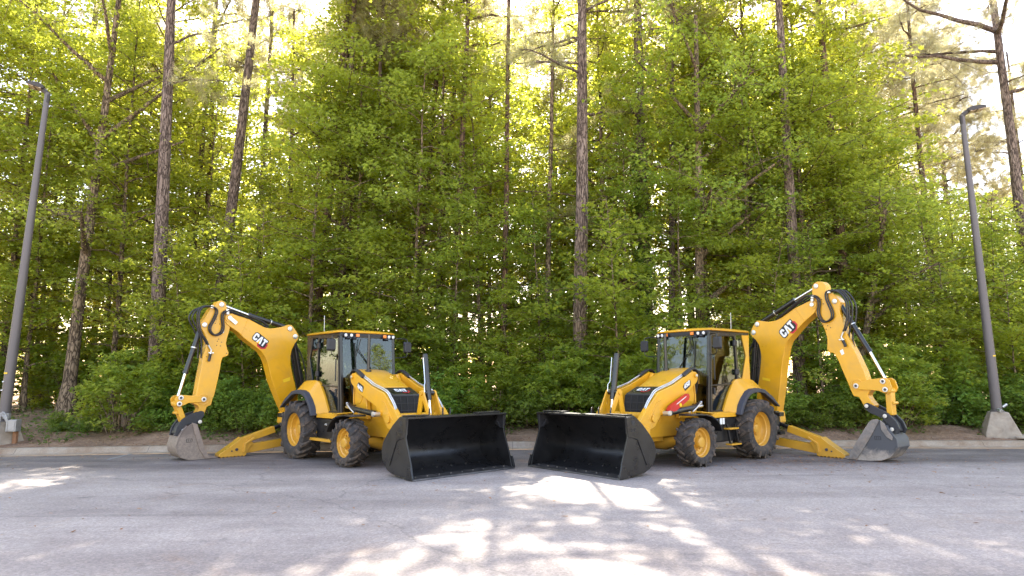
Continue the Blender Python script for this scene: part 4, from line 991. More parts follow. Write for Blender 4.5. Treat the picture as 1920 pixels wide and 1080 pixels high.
jig = .004 * np.sin(xs * 9.1) + .003 * np.sin(xs * 23.7)
kr = [row(0, .004)]; kr[0][:, 1] += jig
for dy, z in ((.20, .010), (.30, .020), (.345, .06), (.365, .105), (.40, .138), (.46, .150), (.60, .150), (.64, .10)): kr.append(row(dy, z))
grid_mesh('kerb', xs, kr, 'kerb')
rows = []
for dy in list(np.arange(0, 3.0, .15)) + list(np.arange(3, 12, .45)) + list(np.arange(12, 60, 3)) + [120, 200, 320]:
    y = ky + .615 + dy; z = bank_z(xs, y)
    if dy == 0: z = np.full_like(z, .128)
    rows.append(np.stack([xs * (1 + max(0, dy - 60) / 140), y, z], -1))
grid_mesh('woodland_ground', xs, rows, 'soil')
# stall lines
m = MB()
for (x0, y0), (x1, y1) in (((-9.22, 15.2), (-9.36, 16.36)), ((8.36, 16.2), (8.40, 17.06))): m.prism([(x0 - .05, y0), (x0 + .05, y0), (x1 + .05, y1), (x1 - .05, y1)], 'z', .003, .0045)
ln = m.build('painted_line', 'line', smooth=0); ln['kind'] = 'structure'

# ------------------------------------------------------------------ lamp posts
def pole(T, base, z0, top, r0, r1, r_stub, lean=0):
    m = MB(); n = 9
    m.tube([(base[0] + (top[0] - base[0]) * k / n, base[1] + (top[1] - base[1]) * k / n, z0 + (top[2] - z0) * k / n) for k in range(n + 1)], [r0 + (r1 - r0) * k / n for k in range(n + 1)], 28)
    m.lathe([(r0 + .035, -.02), (r0 + .035, .03), (r0 + .004, .05)], (base[0], base[1], z0), (0, 0, 1), 28)
    return m.build('pole', 'pole', T, .004)
def luminaire(T, top, ax, w, ln_, tilt, arm):
    """flat slab head on a short arm; ax = direction it reaches out in plan"""
    ax = Vector((ax[0], ax[1], tilt)).normalized(); sd = Vector((-ax.y, ax.x, 0)).normalized(); up = ax.cross(sd) * -1
    if up.z < 0: up = -up
    t = Vector(top)
    m = MB(); m.tube(catmull([t + Vector((0, 0, -.25)), t + Vector((0, 0, .0)), t + ax * .12 + Vector((0, 0, .10)), t + ax * arm + Vector((0, 0, .13))], 5), .065, 14)
    a = m.build('lamp_arm', 'lamphead', T, 0)
    c = t + ax * arm + Vector((0, 0, .13))
    q = lambda d, hw, z0, z1: [c + ax * d + sd * hw + up * z1, c + ax * d - sd * hw + up * z1, c + ax * d - sd * hw + up * z0, c + ax * d + sd * hw + up * z0]
    m = MB(); m.loft([q(0, w * .32, -.03, .06), q(.12, w * .5, -.05, .09), q(ln_ * .8, w * .5, -.035, .06), q(ln_, w * .45, -.02, .03)])
    h = m.build('lamp_head', 'lamphead', T, .012)
    m = MB()
    for a0, a1 in ((.10, .46), (.52, .90)): m.loft([q(ln_ * a0, w * .42, -.062, -.03), q(ln_ * a1, w * .42, -.052, -.02)])
    m.build('lamp_glass', 'lens', h, .004)
# right-hand post on its block of concrete
Tp = empty('lamp_post', (13.32, 18.15, .25)); tag(Tp, 'tall grey lamp post on the right, standing on a tapered concrete block', 'lamp post', 'parking lot lamp posts')
pole(Tp, (-.02, 0), .60, (-.12, 0, 9.15), .128, .064, 0)
luminaire(Tp, (-.12, 0, 9.10), (1, -.25), .30, .46, .14, .14)
m = MB(); m.box((-.015, -.108, 2.12), (.075, .02, .035)); m.build('reflective_sticker', 'yeld', Tp)
m = MB()
rot = Matrix.Rotation(R(66), 3, 'Z')
def fr(h, z): return [rot @ Vector((x * h, y * h, z)) for x, y in ((-1, -1), (1, -1), (1, 1), (-1, 1))]
m.loft([fr(.40, -.25), fr(.40, .02), fr(.20, .60)])
Cb = m.build('concrete_base', 'concrete', Tp, .03)
m = MB(); m.cyl((-.10, -.17, .66), (-.12, -.30, .62), .045, 10); m.cyl((.16, .02, .72), (.26, -.02, .80), .04, 10); m.build('anchor_bolt', 'steel', Cb, .004)
m = MB(); m.loft([[(13.30, 17.55, .175), (13.75, 17.28, .17), (15.2, 17.05, .165), (15.2, 17.75, .20), (13.6, 18.0, .21)], [(13.30, 17.55, .215), (13.75, 17.28, .21), (15.2, 17.05, .21), (15.2, 17.75, .25), (13.6, 18.0, .25)]])
tag(m.build('paving_slab', 'concrete', None, .01), 'flat grey concrete slab lying behind the kerb beside the right lamp post', 'slab')
# left-hand post
Tp = empty('lamp_post', (-13.30, 17.3, .17)); tag(Tp, 'tall grey lamp post at the left edge, conduit and meter box at its foot', 'lamp post', 'parking lot lamp posts')
pole(Tp, (0, 0), .55, (.28, 0, 9.62), .132, .066, 0)
luminaire(Tp, (.28, 0, 9.58), (-1, -.35), .38, .42, .22, .08)
m = MB(); m.box((.02, -.122, 1.82), (.085, .02, .04)); m.build('reflective_sticker', 'yeld', Tp)
m = MB()
for z, x in ((1.60, .035), (1.38, .02)): m.cyl((x - .05, -.12, z), (x - .055, -.15, z), .018, 10)
m.build('tag_disc', 'white', Tp)
m = MB(); rot = Matrix.Rotation(R(-28), 3, 'Z'); m.loft([fr(.38, -.2), fr(.38, .02), fr(.22, .58)]); Cb = m.build('concrete_base', 'concrete', Tp, .03)
m = MB()
for k, dx in enumerate((.0, .07, .14)): m.tube(catmull([(-.02 + dx, -.30, .05), (-.02 + dx, -.28, .62), (.06 + dx * .8, -.28, .76 + .03 * k), (.20 + dx * .5, -.27, .70), (.30, -.26, .55)], 5), .022, 8)
m.build('conduit', 'galv', Tp, 0)
m = MB(); m.box((.44, -.22, .48), (.26, .20, .30)); m.box((.20, -.20, .72), (.2, .1, .14)); mb_ = m.build('meter_box', 'galv', Tp, .01)
m = MB(); m.box((.44, -.325, .48), (.20, .01, .24)); m.box((.36, -.33, .48), (.012, .02, .28)); m.build('box_cover', 'galv', mb_, .003)
m = MB(); m.box((.42, -.10, .22), (.10, .08, .62)); m.build('support_post', 'wood', Tp, .006)

# ------------------------------------------------------------------ leaves (numpy)
LEAF_V = np.array([(0, 0, 0), (0, 1, -.10), (-.20, .56, .03), (-.50, .42, -.08), (.20, .56, .03), (.50, .42, -.08)], np.float32)
LEAF_F = np.array([(0, 1, 2), (0, 2, 3), (0, 4, 1), (0, 5, 4)], np.int32)
QUAD_V = np.array([(-.5, 0, 0), (.5, 0, 0), (.18, 1, -.1), (-.18, 1, -.1)], np.float32)
QUAD_F = np.array([(0, 1, 2), (0, 2, 3)], np.int32)
NEED_V = np.array([(-.5, 0, 0), (.5, 0, 0), (0, 1, 0)], np.float32)
NEED_F = np.array([(0, 1, 2)], np.int32)

def np_mesh(name, V, F, mat_idx=None):
    me = bpy.data.meshes.new(name)
    me.vertices.add(len(V)); me.vertices.foreach_set('co', np.ascontiguousarray(V, np.float32).ravel())
    me.loops.add(F.size); me.loops.foreach_set('vertex_index', np.ascontiguousarray(F, np.int32).ravel())
    me.polygons.add(len(F)); me.polygons.foreach_set('loop_start', np.arange(0, F.size, F.shape[1], dtype=np.int32))
    me.update(calc_edges=True)
    return me

def leaves(pos, normal, tip, size, shape=(LEAF_V, LEAF_F), aspect=1.0):
    """orient one leaf shape at every position"""
    SV, SF = shape
    n = normal / np.linalg.norm(normal, axis=1, keepdims=True)
    t = tip - n * np.sum(tip * n, 1, keepdims=True); t /= np.linalg.norm(t, axis=1, keepdims=True) + 1e-9
    s = np.cross(t, n)
    P = pos[:, None, :] + size[:, None, None] * (SV[None, :, 0:1] * aspect * s[:, None, :] + SV[None, :, 1:2] * t[:, None, :] + SV[None, :, 2:3] * n[:, None, :])
    k = len(SV)
    F = (SF[None] + (np.arange(len(pos)) * k)[:, None, None]).reshape(-1, SF.shape[1])
    return P.reshape(-1, 3), F

def clumps(rng, C, rad, per, flat=.45, size=.13, droop=.35, bias=None):
    """leaf clumps: C centres (N,3); rad (N,) ; per leaves in each"""
    N_ = len(C)
    d = rng.normal(size=(N_, per, 3)); d /= np.linalg.norm(d, axis=2, keepdims=True)
    r = rng.random((N_, per, 1)) ** .45
    d = d * r * rad[:, None, None]; d[..., 2] *= flat
    pos = (C[:, None, :] + d).reshape(-1, 3)
    M_ = len(pos)
    nrm = np.stack([rng.normal(0, .55, M_), rng.normal(0, .55, M_), np.ones(M_)], 1)
    out = d.reshape(-1, 3).copy(); out[:, 2] = 0
    tip = out / (np.linalg.norm(out, axis=1, keepdims=True) + 1e-6) + rng.normal(0, .7, (M_, 3)); tip[:, 2] -= droop
    sz = size * rng.uniform(.6, 1.25, M_)
    return leaves(pos, nrm, tip, sz)

def tube_np(path, rad, n=7):
    P = np.asarray(path, float); d = np.gradient(P, axis=0); d /= np.linalg.norm(d, axis=1, keepdims=True) + 1e-9
    ref = np.where(np.abs(d[:, 2:3]) < .9, np.array([[0, 0, 1.]]), np.array([[1., 0, 0]]))
    # keep one reference for the whole tube to stop it twisting
    ref = np.repeat(ref[:1], len(P), 0)
    a = np.cross(d, ref); a /= np.linalg.norm(a, axis=1, keepdims=True) + 1e-9; b = np.cross(d, a)
    th = np.linspace(0, 2 * np.pi, n, endpoint=False)
    V = P[:, None, :] + np.asarray(rad)[:, None, None] * (np.cos(th)[None, :, None] * a[:, None, :] + np.sin(th)[None, :, None] * b[:, None, :])
    F = []
    for i in range(len(P) - 1):
        for k in range(n): F.append((i * n + k, i * n + (k + 1) % n, (i + 1) * n + (k + 1) % n, (i + 1) * n + k))
    return V.reshape(-1, 3), np.array(F, np.int32)
def join(parts):
    Vs, Fs, o = [], [], 0
    for V, F in parts: Vs.append(V); Fs.append(F + o); o += len(V)
    return np.concatenate(Vs), np.concatenate(Fs)

def trunk_path(rng, H, lean=(0, 0), wob=.12, n=14):
    z = np.linspace(0, H, n); t = z / H
    x = lean[0] * t + wob * np.cumsum(rng.normal(0, .25, n)) * .5; y = lean[1] * t + wob * np.cumsum(rng.normal(0, .25, n)) * .5
    x -= x[0]; y -= y[0]
    return np.stack([x, y, z], 1)
def at_z(path, z): return np.array([np.interp(z, path[:, 2], path[:, 0]), np.interp(z, path[:, 2], path[:, 1]), z])

def broadleaf(seed, H, rmax, z0, r0, n_limb, per, size=.13, prof='column', limb_up=.35, matl='leaf', crown=(.40, .72), step=.58, clr=.7):
    """trunk + limbs (one mesh) and a crown of separate leaves (one mesh)"""
    rng = np.random.default_rng(seed)
    tp = trunk_path(rng, H, (rng.normal(0, .3), rng.normal(0, .3)), .15)
    wood = [tube_np(tp, r0 * (1 - .85 * (tp[:, 2] / H)) * (1 + .5 * np.exp(-tp[:, 2] / .35)), 10)]
    C, Rr = [], []
    for i in range(n_limb):
        f = (i + rng.random()) / n_limb
        z = z0 + (H - z0) * f
        az = i * 2.399 + rng.normal(0, .5)
        if prof == 'column': L = rmax * (.55 + .45 * np.sin(np.pi * min(1, .15 + f * .95)) ** .6) * rng.uniform(.6, 1.15)
        elif prof == 'cone': L = rmax * (1 - .8 * f) * rng.uniform(.65, 1.15)
        else: L = rmax * np.sin(np.pi * (.12 + .85 * f)) ** .8 * rng.uniform(.6, 1.15)
        b = at_z(tp, z); k = 6; t = np.linspace(0, 1, k)
        dirn = np.array([np.cos(az), np.sin(az)])
        bend = rng.normal(0, .18, 2)
        path = np.stack([b[0] + (dirn[0] + bend[0] * t) * L * t, b[1] + (dirn[1] + bend[1] * t) * L * t, b[2] + L * limb_up * (t - .45 * t * t) + rng.normal(0, .04, k)], 1); path[0] = b
        rb = max(.012, r0 * .42 * (1 - .75 * f))
        wood.append(tube_np(path, rb * (1 - .8 * t) + .004, 5))
        m_ = max(2, int(L / step) + 1)
        for s in np.linspace(.32, 1.0, m_):
            c = np.array([np.interp(s, t, path[:, j]) for j in range(3)])
            side = rng.normal(0, .30, 3) * np.array([1, 1, .5]) * (.4 + s)
            C.append(c + side); Rr.append(rng.uniform(*crown))
            if rng.random() < clr: C.append(c + rng.normal(0, .5, 3) * np.array([1, 1, .45])); Rr.append(rng.uniform(*crown) * .8)
    C = np.array(C); Rr = np.array(Rr)
    # leaves gather into drifts: thin out some clumps entirely so the sky shows through
    keep = (np.sin(C[:, 0] * 1.9 + seed) + np.sin(C[:, 1] * 2.3 + seed * 2) + np.sin(C[:, 2] * 1.5 + seed * 3)) > -.95
    C, Rr = C[keep], Rr[keep]
    Vl, Fl = clumps(rng, C, Rr, per, .42, size)
    Vw, Fw = join(wood)
    mw = np_mesh('trunk', Vw, Fw); mw.polygons.foreach_set('use_smooth', [True] * len(mw.polygons)); mw.materials.append(MAT['bark'])
    ml = np_mesh('crown', Vl, Fl); ml.materials.append(MAT[matl])
    return mw, ml

def shrub_meshes(seed, rx, H, ncl, per, size=.12, matl='shrubleaf'):
    rng = np.random.default_rng(seed); wood = []; C = []; Rr = []
    for i in range(ncl):
        az = rng.random() * 2 * np.pi; rr = rx * np.sqrt(rng.random()); hz = H * (.12 + .88 * rng.random() ** .8) * (1 - .45 * (rr / rx) ** 2)
        c = np.array([np.cos(az) * rr, np.sin(az) * rr * .8, hz]); C.append(c); Rr.append(rng.uniform(.22, .42))
        if i % 4 == 0: wood.append(tube_np([(c[0] * .25, c[1] * .25, -.1), (c[0] * .55, c[1] * .55, hz * .5), tuple(c)], [.022, .016, .006], 5))
    Vl, Fl = clumps(rng, np.array(C), np.array(Rr), per, .55, size)
    Vw, Fw = join(wood)
    mw = np_mesh('stem', Vw, Fw); mw.materials.append(MAT['bark']); ml = np_mesh('foliage', Vl, Fl); ml.materials.append(MAT[matl])
    return mw, ml

def needle_tufts(rng, C, Dv, n=46, L=.26, wd=.008):
    N_ = len(C)
    d = rng.normal(0, .62, (N_, n, 3)) + Dv[:, None, :]; d /= np.linalg.norm(d, axis=2, keepdims=True)
    pos = np.repeat(C[:, None, :], n, 1) + rng.normal(0, .05, (N_, n, 3))
    d = d.reshape(-1, 3); pos = pos.reshape(-1, 3)
    nr = rng.normal(size=d.shape)
    return leaves(pos, nr, d, L * rng.uniform(.7, 1.2, len(d)), (NEED_V, NEED_F), wd / L * 1.4)

def pine_meshes(seed, H, r0, zc, nb, Lb, bark='pinebark', low=(), lean=(0, 0), wob=.10, tufts=18, tn=44):
    """straight trunk, bare below zc, sparse branches with needle tufts above; low = extra branch stubs (z, az, length)"""
    rng = np.random.default_rng(seed)
    tp = trunk_path(rng, H, lean, wob, 22)
    rad = r0 * (1 - .72 * (tp[:, 2] / H) ** 1.1) * (1 + .35 * np.exp(-tp[:, 2] / .5))
    wood = [tube_np(tp, rad, 18)]; C, Dv = [], []
    br = [(zc + (H - zc) * ((i + rng.random()) / nb), i * 2.4 + rng.normal(0, .4), Lb * (1.05 - .6 * i / nb) * rng.uniform(.7, 1.2), True) for i in range(nb)] + [(z, a, l, l > .9) for z, a, l in low]
    for z, az, L, foliage in br:
        b = at_z(tp, min(z, H - .1)); t = np.linspace(0, 1, 7); wv = np.cumsum(rng.normal(0, .09, 7)) * L * .35
        path = np.stack([b[0] + np.cos(az) * L * t - np.sin(az) * wv * t, b[1] + np.sin(az) * L * t + np.cos(az) * wv * t, b[2] + L * (.28 * t - .12 * t * t) + rng.normal(0, .05, 7) * L * .3], 1); path[0] = b
        wood.append(tube_np(path, .05 * (L / 2.5) * (1 - .85 * t) + .006, 6))
        if not foliage: continue
        for k in range(tufts):
            s = rng.uniform(.4, 1.0); c = np.array([np.interp(s, t, path[:, j]) for j in range(3)])
            off = rng.normal(0, .62, 3) * np.array([1, 1, .8]) * (.35 + L * .28); e = c + off
            wood.append(tube_np([c, c + off * .55 + (0, 0, .03), e], [.010, .007, .004], 4))
            dv = off / (np.linalg.norm(off) + 1e-6) + np.array([0, 0, .35])
            for q in range(3): C.append(e - off * .22 * q + rng.normal(0, .10, 3)); Dv.append(dv)
    Vw, Fw = join(wood)
    mw = np_mesh('trunk', Vw, Fw); mw.polygons.foreach_set('use_smooth', [True] * len(mw.polygons)); mw.materials.append(MAT[bark])
    ml = None
    if C:
        Vl, Fl = needle_tufts(rng, np.array(C), np.array(Dv), tn); ml = np_mesh('crown', Vl, Fl); ml.materials.append(MAT['needle'])
    return mw, ml

def plant(name, meshes, x, y, rz, s, label, cat, group=None, sz=None, zoff=-.05, names=('trunk', 'crown')):
    T = empty(name, (x, y, float(bank_z(x, y)) + zoff), rz)
    T.scale = (s, s, sz if sz else s)
    tag(T, label, cat, group)
    for nm, me in zip(names, meshes):
        if me is None: continue
        o = bpy.data.objects.new(nm, me); COL.objects.link(o); o.parent = T
    return T
# ------------------------------------------------------------------ planting the wood
rnd = random.Random(11)
LM = [(20, "the left lamp post"), (190, "the left bank"), (365, "the tan digging bucket"), (500, "the left boom"), (640, "the left cab"), (765, "the left hood"),
      (870, "the left front bucket"), (980, "the front buckets' gap"), (1090, "the right front bucket"), (1205, "the right hood"),
      (1320, "the right cab"), (1445, "the right boom"), (1570, "the right stick"), (1650, "the grey digging bucket"), (1755, "the right bank"), (1850, "the right lamp post"), (1960, "the bank's right edge")]
used_labels = {}
def where(x, y):
    px = 960 + 1218.8 * x / y
    k, nm = min(LM, key=lambda q: abs(q[0] - px)); d = px - k
    if px < -20: return 'at the far left end of the wood'
    if px > 1990: return 'at the far right end of the wood'
    return ('left of ' if d < -22 else 'right of ' if d > 22 else 'behind ') + nm
def lab(kind, x, y, extra=''):
    t = f"{kind} {where(x, y)}{extra}"
    n = used_labels.get(t, 0); used_labels[t] = n + 1
    return t if n == 0 else f"{t}, {('farther back', 'third one back', 'fourth one back', 'last one back')[min(n - 1, 3)]}"

BL = [broadleaf(21, 13.5, 2.2, 1.3, .085, 50, 45, .145, 'column'),
      broadleaf(22, 11.5, 2.0, .9, .075, 46, 45, .14, 'column', .3, 'leaf2'),
      broadleaf(23, 16.0, 2.7, 2.2, .12, 60, 47, .145, 'oval', .4, 'leaf'),
      broadleaf(24, 9.0, 2.0, .6, .06, 40, 44, .135, 'cone', .25, 'leaf2'),
      broadleaf(25, 12.5, 2.4, 1.6, .09, 50, 45, .145, 'oval', .35, 'leaf2'),
      broadleaf(27, 21.0, 3.3, 5.5, .14, 66, 48, .15, 'oval', .45, 'leaf')]
SAP = broadleaf(26, 6.0, 1.8, .4, .04, 34, 44, .135, 'oval', .3, 'leaf')
SH = [shrub_meshes(31, 1.15, 1.9, 66, 56, .13), shrub_meshes(32, 1.0, 1.4, 54, 50, .12), shrub_meshes(33, 1.3, 2.5, 84, 56, .135, 'leaf2')]

G1 = 'tall pines whose trunks stand among the leaves'
# pines and big trunks, each where the photograph shows it: name, x, y, height, radius, crown start, branches, spread, bark, low branches, lean, label
PINES = [
 (-11.12, 20.5, 24, .235, 14.5, 16, 3.2, 'pinebark', [(12.6, -.3, 2.2), (11.2, .2, 1.8)], (-1.0, .3), 'thickest pale pine trunk in the front row, left of the left backhoe\'s boom'),
 (-10.75, 23.2, 25, .23, 16, 14, 3.2, 'pinebark', [(13.0, .4, .8)], (1.5, 0), 'tall grey pine leaning right, just right of the thickest pale pine'),
 (-19.3, 27, 22, .22, 13, 12, 2.8, 'pinebark', [], (.9, 0), 'dark slanting pine trunk behind the left lamp post'),
 (-13.9, 27.5, 22, .16, 13, 12, 2.6, 'pinebark', [(8, 1.0, .8)], (.5, .2), 'thin dark pine behind the thickest pale pine'),
 (-7.24, 23.25, 23, 0.183, 13, 12, 2.8, 'pinebark_red', [], (1.4, 0), 'reddish pine leaning right above the left cab'),
 (-6.37, 23.88, 23, 0.122, 13, 11, 2.5, 'pinebark_red', [], (1.0, 0), 'thin reddish pine beside the leaning reddish pine'),
 (-6.13, 22.89, 22, 0.157, 13, 12, 2.5, 'pinebark', [], (.3, 0), 'grey brown pine standing upright over the left backhoe\'s hood'),
 (-5.27, 23.25, 21, 0.116, 13, 10, 2.4, 'pinebark', [], (.5, 0), 'slim pale trunk to the right of the left backhoe\'s exhaust stack'),
 (-3.71, 23.25, 22, 0.125, 13, 10, 2.4, 'pinebark_red', [], (1.5, 0), 'left one of a pair of slim trunks leaning right, above the left front bucket'),
 (-2.99, 24.37, 22, 0.120, 13, 10, 2.4, 'pinebark_red', [], (1.3, 0), 'right one of a pair of slim trunks leaning right, above the left front bucket'),
 (-2.14, 22.35, 22, 0.141, 14, 12, 2.6, 'pinebark_red', [], (.8, 0), 'slim brown pine above the right end of the left front bucket'),
 (-0.34, 22.35, 23, 0.116, 18, 6, 1.8, 'pinebark_red', [(9, 2.6, .7)], (.4, 0), 'slender straight trunk just left of the middle of the picture'),
 (1.10, 22.80, 21, 0.108, 13, 10, 2.4, 'bark', [(9.6, .3, 1.2), (7.0, .1, 1.1)], (.7, 0), 'slender pale trunk with short side branches just left of the big central pine'),
 (2.15, 21, 25, .25, 13.5, 11, 2.8, 'pinebark', [(12.2, 2.9, 2.7), (10.4, .4, 2.4), (11.8, 3.6, 2.4), (13.1, 2.4, 2.6)], (.55, .2), 'big central pine with drooping needle branches high on its trunk'),
 (5.48, 22.80, 23, 0.128, 14, 12, 2.6, 'pinebark', [], (.9, 0), 'thin dark pine behind the right hood, left of the pale hardwood'),
 (10.37, 23.25, 23, 0.183, 14, 12, 2.8, 'pinebark', [], (.3, 0), 'dark pine behind the right backhoe\'s boom'),
 (11.86, 22.80, 22, 0.187, 14, 12, 2.8, 'pinebark_red', [], (-.4, 0), 'dark pine behind the right backhoe\'s stick'),
 (9.35, 21.4, 22, .21, 15, 12, 2.8, 'pinebark', [], (.3, .2), 'shaded thick trunk low behind the right stabiliser leg'),
 (19.35, 24, 24, .22, 11.5, 9, 4.0, 'pinebark', [(13.3, 2.9, 4.4), (14.6, 3.3, 5.2), (15.3, .8, 1.6), (12.4, 5.5, 1.6)], (-.2, 0), 'tall bare pine at the right edge with long crooked branches'),
 (25.3, 37, 21, .20, 8.5, 22, 3.2, 'pinebark', [], (.3, 0), 'thin-crowned far pine behind the head of the right lamp post'),
 (21.4, 38, 19, .18, 8.0, 22, 3.0, 'pinebark', [], (-.4, 0), 'hazy far pine left of the right lamp post'),
 (29.2, 36, 20, .18, 8.0, 20, 3.0, 'pinebark', [], (0, 0), 'hazy far pine beyond the right edge pine'),
 (23.2, 35, 23, .18, 10.0, 26, 3.8, 'pinebark', [], (.3, 0), 'hazy far pine just left of the right lamp head'),
 (18.6, 30.5, 22, .16, 11.0, 24, 3.4, 'pinebark', [], (.3, 0), 'hazy pine where the broadleaf crowns end on the right'),
 (27.0, 39, 23, .18, 10.0, 26, 3.8, 'pinebark', [], (-.3, 0), 'hazy far pine right of the right lamp head'),
]
for i, (x, y, H, r0, zc, nb, Lb, bk, low, lean, lb) in enumerate(PINES):
    plant('pine_tree', pine_meshes(100 + i, H, r0, zc, nb, Lb, bk, low, lean, .07, 26 if y > 30 else 18, 50 if y > 30 else 44), x, y, 0, 1, lb, 'tree', G1)

# hardwoods with visible forks and limbs
def hardwood(seed, H, r0, forks, leafcl, per, lean, matl='leaf'):
    rng = np.random.default_rng(seed); wood = []; C = []; Rr = []
    tp = trunk_path(rng, H, lean, .1, 14); wood.append(tube_np(tp, r0 * (1 - .62 * tp[:, 2] / H) * (1 + .6 * np.exp(-tp[:, 2] / .45)), 14))
    for z, az, L, up in forks:
        b = at_z(tp, z); t = np.linspace(0, 1, 9); wv = np.cumsum(rng.normal(0, .09, 9)) * .5
        path = np.stack([b[0] + np.cos(az) * L * t + wv * .3, b[1] + np.sin(az) * L * t + wv * .3, b[2] + up * L * t + wv * .4 * t], 1); path[0] = b
        rb = r0 * (1 - .62 * z / H) * .68; wood.append(tube_np(path, rb * (1 - .8 * t) + .008, 8))
        for k in range(leafcl):
            s = rng.uniform(.45, 1.05); c = np.array([np.interp(s, t, path[:, j]) for j in range(3)]); e = c + rng.normal(0, .75, 3) * np.array([1, 1, .8])
            wood.append(tube_np([c, (c + e) / 2 + (0, 0, .08), e], [.014, .010, .005], 4)); C.append(e); Rr.append(rng.uniform(.4, .75))
    Vl, Fl = clumps(rng, np.array(C), np.array(Rr), per, .45, .13); Vw, Fw = join(wood)
    mw = np_mesh('trunk', Vw, Fw); mw.polygons.foreach_set('use_smooth', [True] * len(mw.polygons)); mw.materials.append(MAT['bark']); ml = np_mesh('crown', Vl, Fl); ml.materials.append(MAT[matl])
    return mw, ml
G2 = "hardwoods at the wood's edge"
plant('hardwood_tree', hardwood(201, 15, .205, [(9.4, .3, 3.6, 1.1), (9.2, 2.9, 3.4, 1.2), (10.8, .8, 2.6, .9), (11.5, 3.8, 2.8, .8), (8.2, .2, 2.8, .5), (6.4, 3.2, 2.4, .4), (5.4, 5.2, 2.4, .35), (7.2, 1.6, 2.4, .4), (12.5, 5.0, 2.2, 1.0)], 16, 40, (.6, 0)), -14.6, 21.6, 0, 1, "thick forked hardwood with a flared pale base right of the left lamp post", 'tree', G2)
plant('hardwood_tree', hardwood(202, 14, .18, [(3.6, .25, 3.4, .75), (5.3, .15, 3.2, .8), (6.6, -.2, 3.4, .7), (7.6, 2.9, 2.8, .7), (8.6, .5, 3.2, .9), (10, 3.6, 2.6, .7), (9.6, 5.2, 2.6, .5), (11.2, 1.0, 2.8, .8), (6.2, 4.6, 2.6, .3), (12, 4.0, 2.2, .8)], 17, 42, (.4, 0), 'leaf2'), 6.15, 21.4, 0, 1, "pale brown hardwood with limbs rising to the right above the right backhoe's cab", 'tree', G2)
plant('hardwood_tree', hardwood(203, 7.4, .15, [(3.2, .35, 3.0, .6), (3.9, .1, 2.8, .35), (4.8, 2.6, 2.2, .5), (5.4, .9, 2.4, .5), (4.2, 5.2, 2.2, .3), (6.0, 4.2, 2.0, .5)], 17, 40, (1.9, 0)), 11.0, 21.6, 0, 1, "leaning pale limbed tree behind the right backhoe's stick", 'tree', G2)

# ivy-clad trunk
def ivy_mesh(seed, H, r0, n):
    rng = np.random.default_rng(seed); z = H * rng.random(n) ** .9; th = rng.random(n) * 2 * np.pi; rr = r0 * (1 - .5 * z / H) + rng.random(n) ** 2 * .22
    pos = np.stack([np.cos(th) * rr, np.sin(th) * rr, z], 1); nr = np.stack([np.cos(th), np.sin(th), np.full(n, .5)], 1) + rng.normal(0, .3, (n, 3)); tip = np.tile([[0, 0, -1.]], (n, 1)) + rng.normal(0, .4, (n, 3))
    V, F = leaves(pos, nr, tip, .12 * rng.uniform(.6, 1.3, n)); me = np_mesh('ivy', V, F); me.materials.append(MAT['ivy']); return me
mw, ml = pine_meshes(140, 22, .27, 14, 12, 2.8, 'pinebark', [], (.2, 0), .06)
plant('pine_tree', (mw, ml, ivy_mesh(5, 9.5, .27, 3800)), 4.62, 22.6, 0, 1, "broad dark trunk wrapped in ivy behind the right backhoe's hood", 'tree', G1, names=('trunk', 'crown', 'ivy'))

# understory broadleaf trees: front row, second row, deep rows
def bl(kind, x, y, s, sz, row):
    lbk = ('sapling' if kind == 5 else 'small tree' if kind == 3 else 'tall tree' if kind in (2, 6) else 'broadleaf tree') + (' in front row', ' in second row', ' deep in wood')[row]
    plant('broadleaf_tree', SAP if kind == 5 else BL[kind] if kind < 5 else BL[5], x, y, rnd.uniform(0, 6.28), s, lab(lbk, x, y), 'tree', ('front row', 'second row', 'deep rows')[row] + ' of broadleaf trees', s * sz)
FRONT = [(-18.6, 21.0, 2, .95), (-17.4, 22.6, 5, 1.1), (-16.6, 22.4, 0, 1.0), (-12.9, 23.4, 5, 1.0), (-13.8, 22.6, 2, .95), (-9.9, 20.4, 5, 1.0), (-8.6, 21.4, 5, 1.1), (-8.3, 20.5, 5, 1.0), (-6.6, 21.0, 0, 1.0), (-5.4, 22.3, 4, 1.05), (-4.6, 20.2, 5, 1.0), (-3.5, 21.6, 1, 1.1), (-1.9, 20.9, 3, .8), (-1.0, 22.4, 0, .98), (.3, 20.4, 5, .85), (1.0, 21.8, 3, .85), (3.4, 20.4, 5, 1.05), (3.7, 22.0, 1, .95), (5.2, 20.5, 3, .95), (7.6, 20.5, 5, 1.0), (8.1, 22.0, 2, .92), (9.6, 20.3, 3, .75), (10.2, 22.4, 2, .9), (12.4, 20.6, 5, 1.0), (12.6, 22.6, 4, .84), (14.3, 21.6, 3, .92), (15.6, 20.4, 5, .85), (16.4, 22.2, 3, .78), (18.0, 21.2, 5, .95), (19.8, 22.0, 5, 1.1)]
def clear_way(x, y, k):      # the opening the sun shines through, left of the central pine
    return k in (5, 3) or not (-1.25 < x - .35 < 1.25 or -11.9 < x < -7.5 and y < 30)
FRONT += [(10.6, 23.2, 2, 1.08), (12.0, 23.6, 2, 1.08), (13.2, 24.2, 2, .98), (-17.6, 22.6, 2, 1.05), (6.9, 23.0, 2, 1.08), (-11.6, 24.2, 2, 1.1), (-6.3, 23.0, 2, 1.04), (3.4, 23.6, 2, 1.05), (-2.6, 22.8, 2, 1.0), (-19.8, 22.4, 2, 1.0)]
FRONT = [q for q in FRONT if clear_way(q[0], q[1], q[2])]
for x, y, k, s in FRONT: bl(k, x, y, s * rnd.uniform(.95, 1.05), rnd.uniform(.92, 1.08), 0)
